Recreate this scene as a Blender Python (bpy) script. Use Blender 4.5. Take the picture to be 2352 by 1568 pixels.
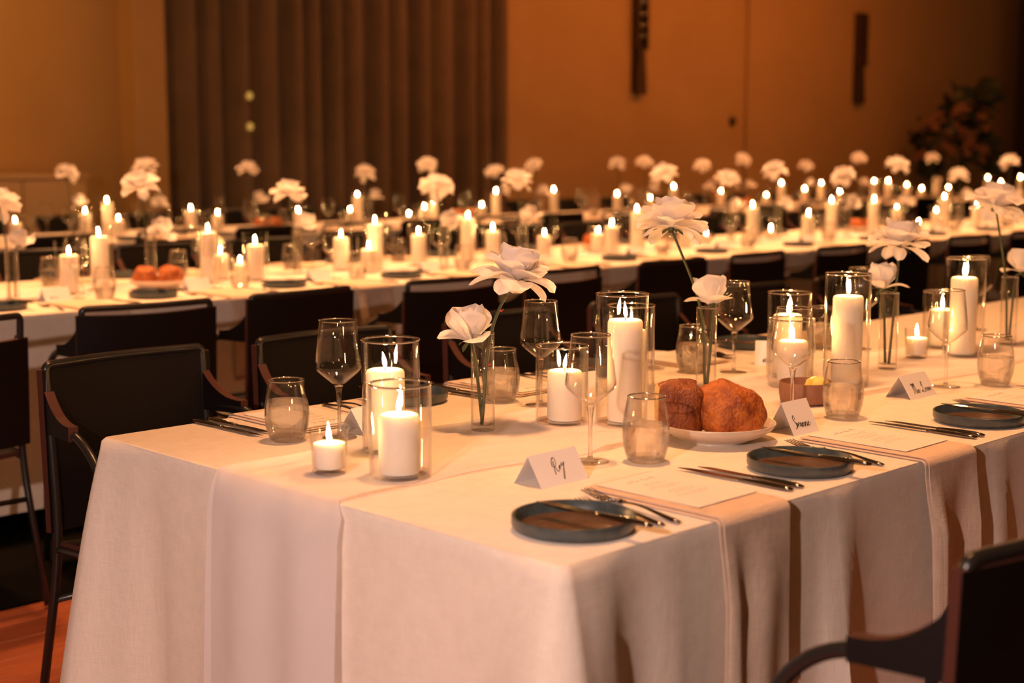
import bpy, math, random
from mathutils import Vector, Matrix, Euler, noise

# ------------------------------------------------------------------ scene
for o in list(bpy.data.objects):
    bpy.data.objects.remove(o)
SC = bpy.context.scene
COL = SC.collection
D = bpy.data
PI = math.pi
V3 = Vector

# camera: world X runs along the tables, world Y across them, table tops at z 0.75
cam = D.objects.new('camera', D.cameras.new('camera'))
COL.objects.link(cam)
cam.data.sensor_width = 36.0
cam.data.lens = 3300.0 / 2352.0 * 36.0
FW = V3((0.6952138, 0.70676816, -0.13098294)).normalized()
RT = V3((FW.y, -FW.x, 0)).normalized()
UP = RT.cross(FW)
cam.matrix_world = Matrix(((RT.x, UP.x, -FW.x, -1.3696), (RT.y, UP.y, -FW.y, -1.2767),
                           (RT.z, UP.z, -FW.z, 1.295), (0, 0, 0, 1)))
cam.data.clip_start = 0.05
cam.data.clip_end = 200
cam.data.dof.use_dof = True
cam.data.dof.focus_distance = 2.85
cam.data.dof.aperture_fstop = 2.9
SC.camera = cam

# dim warm ambience of the hall
W = D.worlds.new('world')
SC.world = W
W.use_nodes = True
W.node_tree.nodes['Background'].inputs[0].default_value = (1.0, 0.42, 0.14, 1)
W.node_tree.nodes['Background'].inputs[1].default_value = 0.10

SC.view_settings.view_transform = 'Standard'
SC.view_settings.look = 'None'
SC.view_settings.exposure = 0.0
SC.view_settings.gamma = 1.0
SC.view_settings.use_curve_mapping = False
SC.cycles.transparent_max_bounces = 32
SC.cycles.max_bounces = 7
SC.cycles.transmission_bounces = 7
SC.cycles.glossy_bounces = 3
SC.cycles.diffuse_bounces = 3
SC.cycles.adaptive_threshold = 0.16
SC.cycles.adaptive_min_samples = 16
SC.cycles.sample_clamp_indirect = 4.0


def lamp(name, kind, loc, energy, color, aim=None, **kw):
    l = D.lights.new(name, kind)
    l.energy = energy
    l.color = color
    for k, v in kw.items():
        setattr(l, k, v)
    o = D.objects.new(name, l)
    COL.objects.link(o)
    o.location = loc
    if aim is not None:
        o.rotation_euler = (V3(aim) - V3(loc)).to_track_quat('-Z', 'Y').to_euler()
    return o


# the photographer's small flash, held up beside the camera
lamp('flash', 'POINT', (-2.02, -0.74, 1.66), 212.0, (1.0, 0.71, 0.61), shadow_soft_size=0.03)
# dimmed warm downlights in the ceiling above the tables
for lx, ly, le in ((0.7, 0.6, 26.0), (3.0, 0.6, 26.0), (0.8, 3.9, 50.0), (2.8, 3.9, 50.0), (4.8, 3.9, 50.0), (6.8, 3.9, 50.0), (8.8, 3.9, 50.0),
                   (3.4, 7.1, 42.0), (6.4, 7.1, 42.0), (9.4, 7.1, 42.0), (12.6, 7.1, 42.0)):
    lamp('downlight', 'AREA', (lx, ly, 4.4), le, (1.0, 0.43, 0.16), aim=(lx, ly, 0), shape='DISK', size=0.4, spread=1.35)
# cove lamps of the hall washing the back wall
lamp('cove_lamp', 'AREA', (11.5, 6.6, 4.4), 122.0, (1.0, 0.26, 0.035), aim=(11.5, 9.5, 1.6),
     shape='RECTANGLE', size=7.5, size_y=0.35)
lamp('wall_spot', 'SPOT', (1.7, 8.1, 4.1), 420.0, (1.0, 0.40, 0.06), aim=(2.2, 9.5, 3.0),
     spot_size=1.9, spot_blend=1.0, shadow_soft_size=0.1)

FLAME = 600.0
FLAME_COL = (1.0, 0.50, 0.17)

# ------------------------------------------------------------------ materials
def new_mat(name):
    m = D.materials.new(name)
    m.use_nodes = True
    nt = m.node_tree
    nt.nodes.clear()
    out = nt.nodes.new('ShaderNodeOutputMaterial')
    return m, nt, out


def N(nt, kind, **kw):
    n = nt.nodes.new(kind)
    for k, v in kw.items():
        if k.startswith('_'):
            setattr(n, k[1:], v)
        else:
            n.inputs[k.replace('__', ' ')].default_value = v
    return n


def c4(c):
    return (c[0], c[1], c[2], 1)


def pbr(name, col, rough=0.6, metal=0.0, col2=None, nscale=8.0, bump=0.0, bscale=60.0, spec=0.5,
        sss=0.0, sss_r=(0.02, 0.01, 0.005), stretch=None, detail=4.0, sheen=0.0, coat=0.0):
    m, nt, out = new_mat(name)
    b = N(nt, 'ShaderNodeBsdfPrincipled')
    b.inputs['Base Color'].default_value = c4(col)
    b.inputs['Roughness'].default_value = rough
    b.inputs['Metallic'].default_value = metal
    b.inputs['Specular IOR Level'].default_value = spec
    if sss:
        b.inputs['Subsurface Weight'].default_value = sss
        b.inputs['Subsurface Radius'].default_value = sss_r
        b.inputs['Subsurface Scale'].default_value = 1.0
    if sheen:
        b.inputs['Sheen Weight'].default_value = sheen
    if coat:
        b.inputs['Coat Weight'].default_value = coat
    nt.links.new(b.outputs[0], out.inputs[0])
    tc = N(nt, 'ShaderNodeTexCoord')
    src = tc.outputs['Object']
    if stretch:
        mp = N(nt, 'ShaderNodeMapping')
        mp.inputs['Scale'].default_value = stretch
        nt.links.new(src, mp.inputs[0])
        src = mp.outputs[0]
    if col2:
        n = N(nt, 'ShaderNodeTexNoise', Scale=nscale, Detail=detail, Roughness=0.6)
        nt.links.new(src, n.inputs['Vector'])
        r = N(nt, 'ShaderNodeValToRGB')
        r.color_ramp.elements[0].position = 0.35
        r.color_ramp.elements[1].position = 0.68
        r.color_ramp.elements[0].color = c4(col)
        r.color_ramp.elements[1].color = c4(col2)
        nt.links.new(n.outputs['Fac'], r.inputs[0])
        nt.links.new(r.outputs[0], b.inputs['Base Color'])
    if bump:
        n2 = N(nt, 'ShaderNodeTexNoise', Scale=bscale, Detail=3.0)
        nt.links.new(src, n2.inputs['Vector'])
        bp = N(nt, 'ShaderNodeBump', Strength=bump, Distance=0.01)
        nt.links.new(n2.outputs['Fac'], bp.inputs['Height'])
        nt.links.new(bp.outputs[0], b.inputs['Normal'])
    return m


def linen(name, col, col2, weave=420.0, strength=0.25, big=0.12):
    """woven cloth: crossed fine bands, slubs and soft wrinkles"""
    m, nt, out = new_mat(name)
    b = N(nt, 'ShaderNodeBsdfPrincipled', Roughness=0.92)
    b.inputs['Specular IOR Level'].default_value = 0.15
    tc = N(nt, 'ShaderNodeTexCoord')
    heights = []
    for sc in ((weave, 30, 30), (30, weave, 30), (30, 30, weave)):
        mp = N(nt, 'ShaderNodeMapping')
        mp.inputs['Scale'].default_value = sc
        nt.links.new(tc.outputs['Object'], mp.inputs[0])
        n = N(nt, 'ShaderNodeTexNoise', Scale=1.0, Detail=2.0)
        nt.links.new(mp.outputs[0], n.inputs['Vector'])
        heights.append(n.outputs['Fac'])
    add = N(nt, 'ShaderNodeMath', _operation='ADD')
    nt.links.new(heights[0], add.inputs[0]); nt.links.new(heights[1], add.inputs[1])
    add2 = N(nt, 'ShaderNodeMath', _operation='ADD')
    nt.links.new(add.outputs[0], add2.inputs[0]); nt.links.new(heights[2], add2.inputs[1])
    r = N(nt, 'ShaderNodeMapRange')
    r.inputs['From Min'].default_value = 1.1; r.inputs['From Max'].default_value = 1.9
    nt.links.new(add2.outputs[0], r.inputs['Value'])
    mx = N(nt, 'ShaderNodeMix', _data_type='RGBA')
    mx.inputs[6].default_value = c4(col); mx.inputs[7].default_value = c4(col2)
    nt.links.new(r.outputs[0], mx.inputs[0])
    nt.links.new(mx.outputs[2], b.inputs['Base Color'])
    bp = N(nt, 'ShaderNodeBump', Strength=strength, Distance=0.001)
    nt.links.new(add2.outputs[0], bp.inputs['Height'])
    n2 = N(nt, 'ShaderNodeTexNoise', Scale=7.0, Detail=3.0)
    nt.links.new(tc.outputs['Object'], n2.inputs['Vector'])
    bp2 = N(nt, 'ShaderNodeBump', Strength=big, Distance=0.02)
    nt.links.new(n2.outputs['Fac'], bp2.inputs['Height'])
    nt.links.new(bp.outputs[0], bp2.inputs['Normal'])
    nt.links.new(bp2.outputs[0], b.inputs['Normal'])
    nt.links.new(b.outputs[0], out.inputs[0])
    return m


def thin_glass(name, tint=(0.985, 0.98, 0.97), base=0.035):
    """blown glass wall: lets light straight through, mirrors at grazing angles"""
    m, nt, out = new_mat(name)
    t = N(nt, 'ShaderNodeBsdfTransparent'); t.inputs[0].default_value = c4(tint)
    g = N(nt, 'ShaderNodeBsdfGlossy', Roughness=0.015)
    lw = N(nt, 'ShaderNodeLayerWeight', Blend=0.5)
    p = N(nt, 'ShaderNodeMath', _operation='POWER'); p.inputs[1].default_value = 3.2
    nt.links.new(lw.outputs['Facing'], p.inputs[0])
    ma = N(nt, 'ShaderNodeMath', _operation='MULTIPLY_ADD')
    ma.inputs[1].default_value = 0.9; ma.inputs[2].default_value = base
    nt.links.new(p.outputs[0], ma.inputs[0])
    mx = N(nt, 'ShaderNodeMixShader')
    nt.links.new(ma.outputs[0], mx.inputs[0]); nt.links.new(t.outputs[0], mx.inputs[1]); nt.links.new(g.outputs[0], mx.inputs[2])
    nt.links.new(mx.outputs[0], out.inputs[0])
    return m


def solid_glass(name, ior, col=(1, 1, 1), clear=0.0):
    m, nt, out = new_mat(name)
    g = N(nt, 'ShaderNodeBsdfGlass', Roughness=0.0, IOR=ior); g.inputs[0].default_value = c4(col)
    if clear:
        t = N(nt, 'ShaderNodeBsdfTransparent')
        mx = N(nt, 'ShaderNodeMixShader', Fac=clear)
        nt.links.new(g.outputs[0], mx.inputs[1]); nt.links.new(t.outputs[0], mx.inputs[2])
        nt.links.new(mx.outputs[0], out.inputs[0])
    else:
        nt.links.new(g.outputs[0], out.inputs[0])
    return m


def emit(name, col, strength):
    m, nt, out = new_mat(name)
    e = N(nt, 'ShaderNodeEmission', Strength=strength); e.inputs[0].default_value = c4(col)
    nt.links.new(e.outputs[0], out.inputs[0])
    return m


def chiffon(name):
    """sheer runner: half open weave, half soft white thread that also passes light"""
    m, nt, out = new_mat(name)
    t = N(nt, 'ShaderNodeBsdfTransparent')
    d = N(nt, 'ShaderNodeBsdfDiffuse'); d.inputs[0].default_value = (0.93, 0.88, 0.89, 1)
    tl = N(nt, 'ShaderNodeBsdfTranslucent'); tl.inputs[0].default_value = (0.93, 0.88, 0.89, 1)
    m1 = N(nt, 'ShaderNodeMixShader', Fac=0.3)
    nt.links.new(d.outputs[0], m1.inputs[1]); nt.links.new(tl.outputs[0], m1.inputs[2])
    tc = N(nt, 'ShaderNodeTexCoord')
    n = N(nt, 'ShaderNodeTexNoise', Scale=5.0, Detail=3.0)
    nt.links.new(tc.outputs['Object'], n.inputs['Vector'])
    mr = N(nt, 'ShaderNodeMapRange'); mr.inputs['To Min'].default_value = 0.5; mr.inputs['To Max'].default_value = 0.9
    nt.links.new(n.outputs['Fac'], mr.inputs['Value'])
    m2 = N(nt, 'ShaderNodeMixShader')
    nt.links.new(mr.outputs[0], m2.inputs[0]); nt.links.new(t.outputs[0], m2.inputs[1]); nt.links.new(m1.outputs[0], m2.inputs[2])
    nt.links.new(m2.outputs[0], out.inputs[0])
    return m


def petal_mat(name):
    """matt petal skin that also lets some light through"""
    m, nt, out = new_mat(name)
    d = N(nt, 'ShaderNodeBsdfPrincipled', Roughness=0.7)
    d.inputs['Base Color'].default_value = (0.95, 0.91, 0.90, 1)
    d.inputs['Specular IOR Level'].default_value = 0.15
    tl = N(nt, 'ShaderNodeBsdfTranslucent'); tl.inputs[0].default_value = (0.95, 0.90, 0.87, 1)
    tc = N(nt, 'ShaderNodeTexCoord')
    mp = N(nt, 'ShaderNodeMapping'); mp.inputs['Scale'].default_value = (40, 260, 260)
    nz = N(nt, 'ShaderNodeTexNoise', Scale=1.0, Detail=2.0)
    nt.links.new(tc.outputs['Object'], mp.inputs[0]); nt.links.new(mp.outputs[0], nz.inputs['Vector'])
    bp = N(nt, 'ShaderNodeBump', Strength=0.12, Distance=0.002)
    nt.links.new(nz.outputs['Fac'], bp.inputs['Height']); nt.links.new(bp.outputs[0], d.inputs['Normal'])
    mx = N(nt, 'ShaderNodeMixShader', Fac=0.42)
    nt.links.new(d.outputs[0], mx.inputs[1]); nt.links.new(tl.outputs[0], mx.inputs[2])
    nt.links.new(mx.outputs[0], out.inputs[0])
    return m


M = {}
M['cloth'] = linen('table_linen', (0.80, 0.70, 0.60), (0.89, 0.79, 0.68))
M['napkin'] = linen('napkin_linen', (0.66, 0.50, 0.38), (0.80, 0.62, 0.48), weave=520, strength=0.35, big=0.2)
M['runner'] = chiffon('chiffon')
M['glass'] = thin_glass('blown_glass')
M['thick'] = solid_glass('solid_glass', 1.47, (0.99, 0.985, 0.98), 0.45)
M['water'] = solid_glass('still_water', 1.33, (0.99, 0.99, 0.99), 0.45)
M['wax'] = pbr('candle_wax', (0.90, 0.84, 0.76), 0.55, sss=0.7, sss_r=(0.015, 0.011, 0.008), spec=0.35)
M['wick'] = pbr('burnt_wick', (0.03, 0.02, 0.015), 0.9)
M['flame'] = emit('flame', FLAME_COL, FLAME)
M['petal'] = petal_mat('rose_petal')
M['stem'] = pbr('rose_stem', (0.028, 0.042, 0.012), 0.5, col2=(0.05, 0.062, 0.02), nscale=40)
M['thorn'] = pbr('rose_thorn', (0.45, 0.04, 0.02), 0.5)
M['steel'] = pbr('cutlery_steel', (0.24, 0.21, 0.19), 0.17, metal=1.0)
M['slate'] = pbr('slate_glaze', (0.038, 0.054, 0.060), 0.32, col2=(0.06, 0.08, 0.085), nscale=60, spec=0.6)
M['well'] = pbr('plate_well', (0.115, 0.055, 0.024), 0.22, col2=(0.145, 0.075, 0.034), nscale=30, spec=0.6)
M['cream'] = pbr('cream_stoneware', (0.62, 0.52, 0.43), 0.28, spec=0.6)
M['clay'] = pbr('brown_clay', (0.23, 0.10, 0.055), 0.6, col2=(0.28, 0.13, 0.075), nscale=50)
M['butter'] = pbr('butter', (0.88, 0.66, 0.16), 0.45, sss=0.3, sss_r=(0.01, 0.007, 0.002))
M['crust'] = pbr('bread_crust', (0.27, 0.052, 0.010), 0.5, col2=(0.60, 0.18, 0.028), nscale=38, bump=0.55, bscale=160, detail=8)
M['crust_dark'] = pbr('dark_crust', (0.16, 0.03, 0.008), 0.5, col2=(0.36, 0.10, 0.02), nscale=38, bump=0.55, bscale=160, detail=8)
M['rim'] = thin_glass('glass_rim', (0.97, 0.96, 0.94), 0.6)
M['foot'] = thin_glass('glass_foot', (0.98, 0.975, 0.965), 0.12)
M['crumb'] = pbr('bread_crumb', (0.62, 0.36, 0.13), 0.85, col2=(0.80, 0.55, 0.26), nscale=90, bump=0.8, bscale=150)
M['card'] = pbr('white_card', (0.82, 0.80, 0.82), 0.8)
M['paper'] = pbr('menu_paper', (0.84, 0.79, 0.73), 0.85)
M['ink'] = pbr('black_ink', (0.012, 0.008, 0.008), 0.7)
M['print'] = pbr('grey_print', (0.42, 0.33, 0.27), 0.9)
M['leather'] = pbr('black_leather', (0.006, 0.0035, 0.003), 0.55, bump=0.12, bscale=220, spec=0.2)
M['edge'] = pbr('raw_leather_edge', (0.068, 0.014, 0.006), 0.7)
M['tube'] = pbr('black_steel_tube', (0.016, 0.014, 0.013), 0.3, spec=0.6)
M['plank'] = pbr('red_timber', (0.36, 0.085, 0.022), 0.42, col2=(0.24, 0.05, 0.014), nscale=3, stretch=(1.5, 22, 22), bump=0.05, bscale=12)
M['gap'] = pbr('dark_subfloor', (0.03, 0.012, 0.006), 0.9)
M['dark_floor'] = pbr('black_floor', (0.0035, 0.0028, 0.0025), 1.0, bump=0.4, bscale=300, spec=0.05)
M['wall'] = pbr('painted_plaster', (0.44, 0.275, 0.125), 0.9, col2=(0.405, 0.25, 0.112), nscale=1.2, bump=0.06, bscale=30)
M['drape'] = pbr('brown_drape', (0.150, 0.095, 0.058), 0.95, col2=(0.12, 0.075, 0.046), nscale=3, sheen=0.2)
M['black_drape'] = pbr('dark_drape', (0.05, 0.03, 0.022), 0.95)
M['wood_dark'] = pbr('dark_wood', (0.035, 0.018, 0.010), 0.5, col2=(0.055, 0.028, 0.015), nscale=4, stretch=(10, 10, 1))
M['brass'] = pbr('aged_brass', (0.45, 0.22, 0.10), 0.35, metal=1.0)
M['crystal'] = solid_glass('cut_crystal', 1.5)
M['leaf'] = pbr('dark_leaf', (0.012, 0.022, 0.010), 0.4, col2=(0.02, 0.035, 0.014), nscale=12)
M['dry'] = pbr('dried_bloom', (0.22, 0.10, 0.05), 0.85, col2=(0.30, 0.14, 0.07), nscale=14)
M['cabinet'] = pbr('pale_cabinet', (0.42, 0.28, 0.15), 0.7)
M['board'] = pbr('table_board', (0.30, 0.20, 0.12), 0.6)
M['glow_spot'] = emit('curtain_glow', (1.0, 0.50, 0.10), 0.55)  # weak emission for the two yellow spots at the curtain

# ------------------------------------------------------------------ mesh helpers
class MB:
    def __init__(s):
        s.v = []; s.f = []; s.mi = []

    def add(s, v, f, mi=0):
        n = len(s.v)
        s.v += [tuple(p) for p in v]
        s.f += [tuple(i + n for i in q) for q in f]
        s.mi += [mi] * len(f)
        return s

    def box(s, x0, x1, y0, y1, z0, z1, mi=0):
        v = [(x, y, z) for z in (z0, z1) for y in (y0, y1) for x in (x0, x1)]
        f = [(0, 2, 3, 1), (4, 5, 7, 6), (0, 1, 5, 4), (2, 6, 7, 3), (0, 4, 6, 2), (1, 3, 7, 5)]
        return s.add(v, f, mi)

    def lathe(s, prof, seg=40, c=(0, 0, 0), mi=0):
        """profile of (r, z); r = 0 makes a pole"""
        v = []; rings = []
        for r, z in prof:
            if r <= 1e-7:
                rings.append([len(v)]); v.append((c[0], c[1], c[2] + z))
            else:
                rings.append(list(range(len(v), len(v) + seg)))
                v += [(c[0] + r * math.cos(2 * PI * k / seg), c[1] + r * math.sin(2 * PI * k / seg), c[2] + z) for k in range(seg)]
        f = []
        for a, b in zip(rings, rings[1:]):
            for k in range(seg):
                k2 = (k + 1) % seg
                if len(a) == 1 and len(b) == 1:
                    continue
                if len(a) == 1:
                    f.append((a[0], b[k], b[k2]))
                elif len(b) == 1:
                    f.append((a[k], a[k2], b[0]))
                else:
                    f.append((a[k], a[k2], b[k2], b[k]))
        # outward facing for profiles that run upward on the outside
        return s.add(v, f, mi)

    def tube(s, pts, r, seg=10, mi=0, caps=True, flat=1.0):
        pts = [V3(p) for p in pts]
        n = len(pts)
        rs = r if isinstance(r, (list, tuple)) else [r] * n
        t0 = (pts[1] - pts[0]).normalized()
        ref = V3((0, 0, 1)) if abs(t0.z) < 0.9 else V3((1, 0, 0))
        nx = t0.cross(ref).normalized()
        v = []
        for i, p in enumerate(pts):
            t = (pts[min(i + 1, n - 1)] - pts[max(i - 1, 0)]).normalized()
            nx = (nx - t * nx.dot(t)).normalized()
            ny = t.cross(nx)
            for k in range(seg):
                a = 2 * PI * k / seg
                v.append(p + nx * (rs[i] * math.cos(a)) + ny * (rs[i] * flat * math.sin(a)))
        f = []
        for i in range(n - 1):
            for k in range(seg):
                k2 = (k + 1) % seg
                f.append((i * seg + k, i * seg + k2, (i + 1) * seg + k2, (i + 1) * seg + k))
        if caps:
            f.append(tuple(reversed(range(seg))))
            f.append(tuple((n - 1) * seg + k for k in range(seg)))
        return s.add(v, f, mi)

    def sheet(s, fn, nu, nv, th, mi=0, mi_edge=None):
        """thin cloth or leather sheet: fn(a, b) with a, b in 0..1, thickness th"""
        P = [[V3(fn(i / nu, j / nv)) for j in range(nv + 1)] for i in range(nu + 1)]
        top = []; bot = []
        for i in range(nu + 1):
            for j in range(nv + 1):
                du = P[min(i + 1, nu)][j] - P[max(i - 1, 0)][j]
                dv = P[i][min(j + 1, nv)] - P[i][max(j - 1, 0)]
                n = du.cross(dv)
                n = n.normalized() if n.length > 1e-12 else V3((0, 0, 1))
                top.append(P[i][j] + n * (th / 2)); bot.append(P[i][j] - n * (th / 2))
        w = nv + 1; o = len(top)
        f = []
        for i in range(nu):
            for j in range(nv):
                f.append((i * w + j, (i + 1) * w + j, (i + 1) * w + j + 1, i * w + j + 1))
                f.append((o + i * w + j, o + i * w + j + 1, o + (i + 1) * w + j + 1, o + (i + 1) * w + j))
        e = []
        for i in range(nu):
            a, b = i * w, (i + 1) * w
            e.append((a, o + a, o + b, b))
            a, b = i * w + nv, (i + 1) * w + nv
            e.append((a, b, o + b, o + a))
        for j in range(nv):
            e.append((j, j + 1, o + j + 1, o + j))
            a = nu * w + j
            e.append((a, o + a, o + a + 1, a + 1))
        n0 = len(s.v)
        s.add(top + bot, f, mi)
        s.f += [tuple(i + n0 for i in q) for q in e]
        s.mi += [mi if mi_edge is None else mi_edge] * len(e)
        return s

    def grid(s, fn, nu, nv, mi=0):
        v = [fn(i / nu, j / nv) for i in range(nu + 1) for j in range(nv + 1)]
        w = nv + 1
        f = [(i * w + j, (i + 1) * w + j, (i + 1) * w + j + 1, i * w + j + 1) for i in range(nu) for j in range(nv)]
        return s.add(v, f, mi)

    def mesh(s, name, mats, smooth=True, angle=None):
        me = D.meshes.new(name)
        me.from_pydata(s.v, [], s.f)
        for m in (mats if isinstance(mats, (list, tuple)) else [mats]):
            me.materials.append(M[m])
        me.polygons.foreach_set('material_index', s.mi)
        me.polygons.foreach_set('use_smooth', [smooth] * len(me.polygons))
        me.update()
        if smooth and angle:
            try:
                me.set_sharp_from_angle(angle=math.radians(angle))
            except Exception:
                pass
        return me


def fillet(pts, r, n=6):
    pts = [V3(p) for p in pts]
    out = [pts[0]]
    for a, b, c in zip(pts, pts[1:], pts[2:]):
        d1 = (a - b); d2 = (c - b)
        rr = min(r, d1.length * 0.49, d2.length * 0.49)
        p1 = b + d1.normalized() * rr; p2 = b + d2.normalized() * rr
        for k in range(n + 1):
            t = k / n
            out.append(p1 * (1 - t) ** 2 + b * 2 * t * (1 - t) + p2 * t * t)
    out.append(pts[-1])
    return out


def spline(pts, n=6):
    pts = [V3(p) if len(p) == 3 else V3((p[0], p[1], 0)) for p in pts]
    P = [pts[0] * 2 - pts[1]] + pts + [pts[-1] * 2 - pts[-2]]
    out = []
    for i in range(1, len(P) - 2):
        a, b, c, d = P[i - 1], P[i], P[i + 1], P[i + 2]
        for k in range(n):
            t = k / n
            out.append(0.5 * ((2 * b) + (c - a) * t + (2 * a - 5 * b + 4 * c - d) * t * t + (3 * b - a - 3 * c + d) * t ** 3))
    out.append(pts[-1])
    return out


def obj(name, me, parent=None, loc=(0, 0, 0), rot=(0, 0, 0), label=None, cat=None, group=None, kind=None):
    o = D.objects.new(name, me)
    COL.objects.link(o)
    o.parent = parent
    o.location = loc
    o.rotation_euler = rot
    if label: o['label'] = label
    if cat: o['category'] = cat
    if group: o['group'] = group
    if kind: o['kind'] = kind
    return o


def thing(name, label, cat, loc=(0, 0, 0), rz=0.0, group=None, rot=None):
    return obj(name, None, None, loc, rot or (0, 0, rz), label, cat, group)


ORD = ('first second third fourth fifth sixth seventh eighth ninth tenth eleventh twelfth thirteenth fourteenth fifteenth '
       'sixteenth seventeenth eighteenth nineteenth twentieth twenty-first twenty-second twenty-third twenty-fourth '
       'twenty-fifth twenty-sixth twenty-seventh twenty-eighth twenty-ninth thirtieth').split()


def nth(i):
    return ('leftmost' if i == 0 else ORD[i] + ' from left')


TZ = 0.75
WID = 1.21
CACHE = {}


def cached(key, fn):
    if key not in CACHE:
        CACHE[key] = fn()
    return CACHE[key]


# ------------------------------------------------------------------ the hall
WY = 9.5
mb = MB().box(-6, 27, -4, WY + 0.5, -0.1, -0.012)
floor = obj('floor', mb.mesh('floor', 'gap', False), kind='structure')
random.seed(4)
pl_meshes = []
for k in range(4):
    L = (1.6, 1.9, 2.2, 2.6)[k]
    b = 0.002
    mb = MB()
    x0, x1, y0, y1 = 0, L - 0.003, 0, 0.128
    v = [(x0, y0, -0.012), (x1, y0, -0.012), (x1, y1, -0.012), (x0, y1, -0.012),
         (x0, y0, -b), (x1, y0, -b), (x1, y1, -b), (x0, y1, -b),
         (x0 + b, y0 + b, 0), (x1 - b, y0 + b, 0), (x1 - b, y1 - b, 0), (x0 + b, y1 - b, 0)]
    f = [(0, 1, 5, 4), (1, 2, 6, 5), (2, 3, 7, 6), (3, 0, 4, 7), (4, 5, 9, 8), (5, 6, 10, 9), (6, 7, 11, 10), (7, 4, 8, 11), (8, 9, 10, 11)]
    pl_meshes.append(mb.add(v, f).mesh('plank', 'plank', False))
y = 2.56 - 0.13
row = 0
while y > -1.0:
    x = -2.2 + random.uniform(-1.2, 0)
    while x < 4.2:
        k = random.randrange(4)
        obj('plank', pl_meshes[k], floor, (x, y, 0))
        x += (1.6, 1.9, 2.2, 2.6)[k]
    y -= 0.13
    row += 1
obj('floor_far', MB().box(-6, 27, 2.56, WY, -0.011, 0.006).mesh('floor_far', 'dark_floor', False), kind='structure')  # thin near-black slab over the floor beyond the planks
obj('wall_back', MB().box(-6, 27, WY, WY + 0.2, 0, 4.6).mesh('wall_back', 'wall', False), kind='structure')
obj('wall_right', MB().box(26.8, 27, -4, WY, 0, 4.6).mesh('wall_right', 'wall', False), kind='structure')
obj('trim_1', MB().box(4.72, 5.02, WY - 0.22, WY, 0, 4.6).mesh('trim_1', 'wall', False), kind='structure')
obj('trim_2', MB().box(9.0, 9.42, WY - 0.10, WY, 0, 4.6).mesh('trim_2', 'wall', False), kind='structure')
obj('trim_3', MB().box(13.25, 13.88, WY - 0.045, WY, 0, 4.6).mesh('trim_3', 'wall', False), kind='structure')
obj('baseboard_back', MB().box(-6, 27, WY - 0.025, WY, 0.006, 0.14).mesh('baseboard_back', 'wood_dark', False), kind='structure')


def curtain(name, x0, x1, y, z0, z1, folds, amp, mat, label, seed):
    random.seed(seed)
    ph = [random.uniform(0, 6.28) for _ in range(4)]

    def fn(a, b):
        x = x0 + (x1 - x0) * a
        w = a * folds * 2 * PI + 0.9 * math.sin(a * 11 + ph[0]) + 0.6 * math.sin(a * 23 + ph[1])
        d = amp * math.sin(w) + amp * 0.45 * math.sin(w * 0.5 + ph[2])
        return (x + 0.02 * math.sin(w * 1.0 + 1.5), y - 0.02 + d * (1.0 - 0.12 * b), z1 + (z0 - z1) * b)
    r = thing(name, label, 'curtain', (0, 0, 0))
    obj('drop', MB().sheet(fn, int(folds * 14), 6, 0.004).mesh('drop', mat), r)
    obj('rail', MB().tube([(x0 - 0.1, y, z1 + 0.03), (x1 + 0.1, y, z1 + 0.03)], 0.018).mesh('rail', 'wood_dark'), r)


curtain('curtain', 5.04, 8.97, WY - 0.16, 0.02, 4.3, 15, 0.055, 'drape', 'wide brown pleated curtain hanging across the back wall', 3)
curtain('curtain', 19.7, 23.4, WY - 0.3, 0.02, 4.3, 11, 0.07, 'black_drape', 'very dark curtain at the far end of the orange wall', 5)


def sconce(x, z0, label, crystals):
    r = thing('wall_sconce', label, 'wall light', (x, WY, z0), 0, 'tall wall sconces')
    # flared lower paddle
    mb = MB()
    pr = [(0.075, 0.0), (0.085, 0.03), (0.075, 0.2), (0.055, 0.42), (0.045, 0.52)]
    v = []
    for w, z in pr:
        v += [(-w, -0.03, z), (w, -0.03, z), (w, -0.09, z), (-w, -0.09, z)]
    f = [(0, 1, 2, 3)]
    for i in range(len(pr) - 1):
        for k in range(4):
            f.append((i * 4 + k, i * 4 + (k + 1) % 4, (i + 1) * 4 + (k + 1) % 4, (i + 1) * 4 + k))
    n = (len(pr) - 1) * 4
    f.append((n, n + 3, n + 2, n + 1))
    obj('paddle', mb.add(v, f).mesh('paddle', 'wood_dark', False), r)
    obj('backplate', MB().box(-0.09, 0.09, -0.03, 0.0, 0.02, 1.2).mesh('backplate', 'wood_dark', False), r)
    for sx in (-1, 1):
        obj('side_rail', MB().box(sx * 0.078 - 0.012, sx * 0.078 + 0.012, -0.11, -0.03, 0.5, 1.2).mesh('side_rail', 'wood_dark', False), r)
    if crystals:
        cm = MB().lathe([(0, -0.042), (0.03, -0.03), (0.045, 0), (0.03, 0.03), (0, 0.042)], 10).mesh('crystal', 'crystal', False)
        for k in range(5):
            obj('crystal', cm, r, (0.012, -0.09, 0.66 + 0.125 * k))
    else:
        obj('brass_strip', MB().box(-0.03, 0.035, -0.06, -0.03, 0.5, 1.1).mesh('brass_strip', 'brass', False), r)  # reddish brass strip between the side rails


sconce(11.2, 1.93, 'dark tall wall sconce with a column of round crystals', True)
sconce(15.75, 1.93, 'plain dark wall sconce on the shadowed end of the orange wall', False)
w = thing('thermostat', 'small dark round fitting on the orange wall', 'wall fitting', (13.0, WY, 1.66))
obj('plate', MB().lathe([(0, -0.03), (0.05, -0.03), (0.06, -0.012), (0.06, 0.0), (0, 0.0)], 20).mesh('plate', 'wood_dark'), w, (0, -0.0, 0), (-PI / 2, 0, 0))

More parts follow.
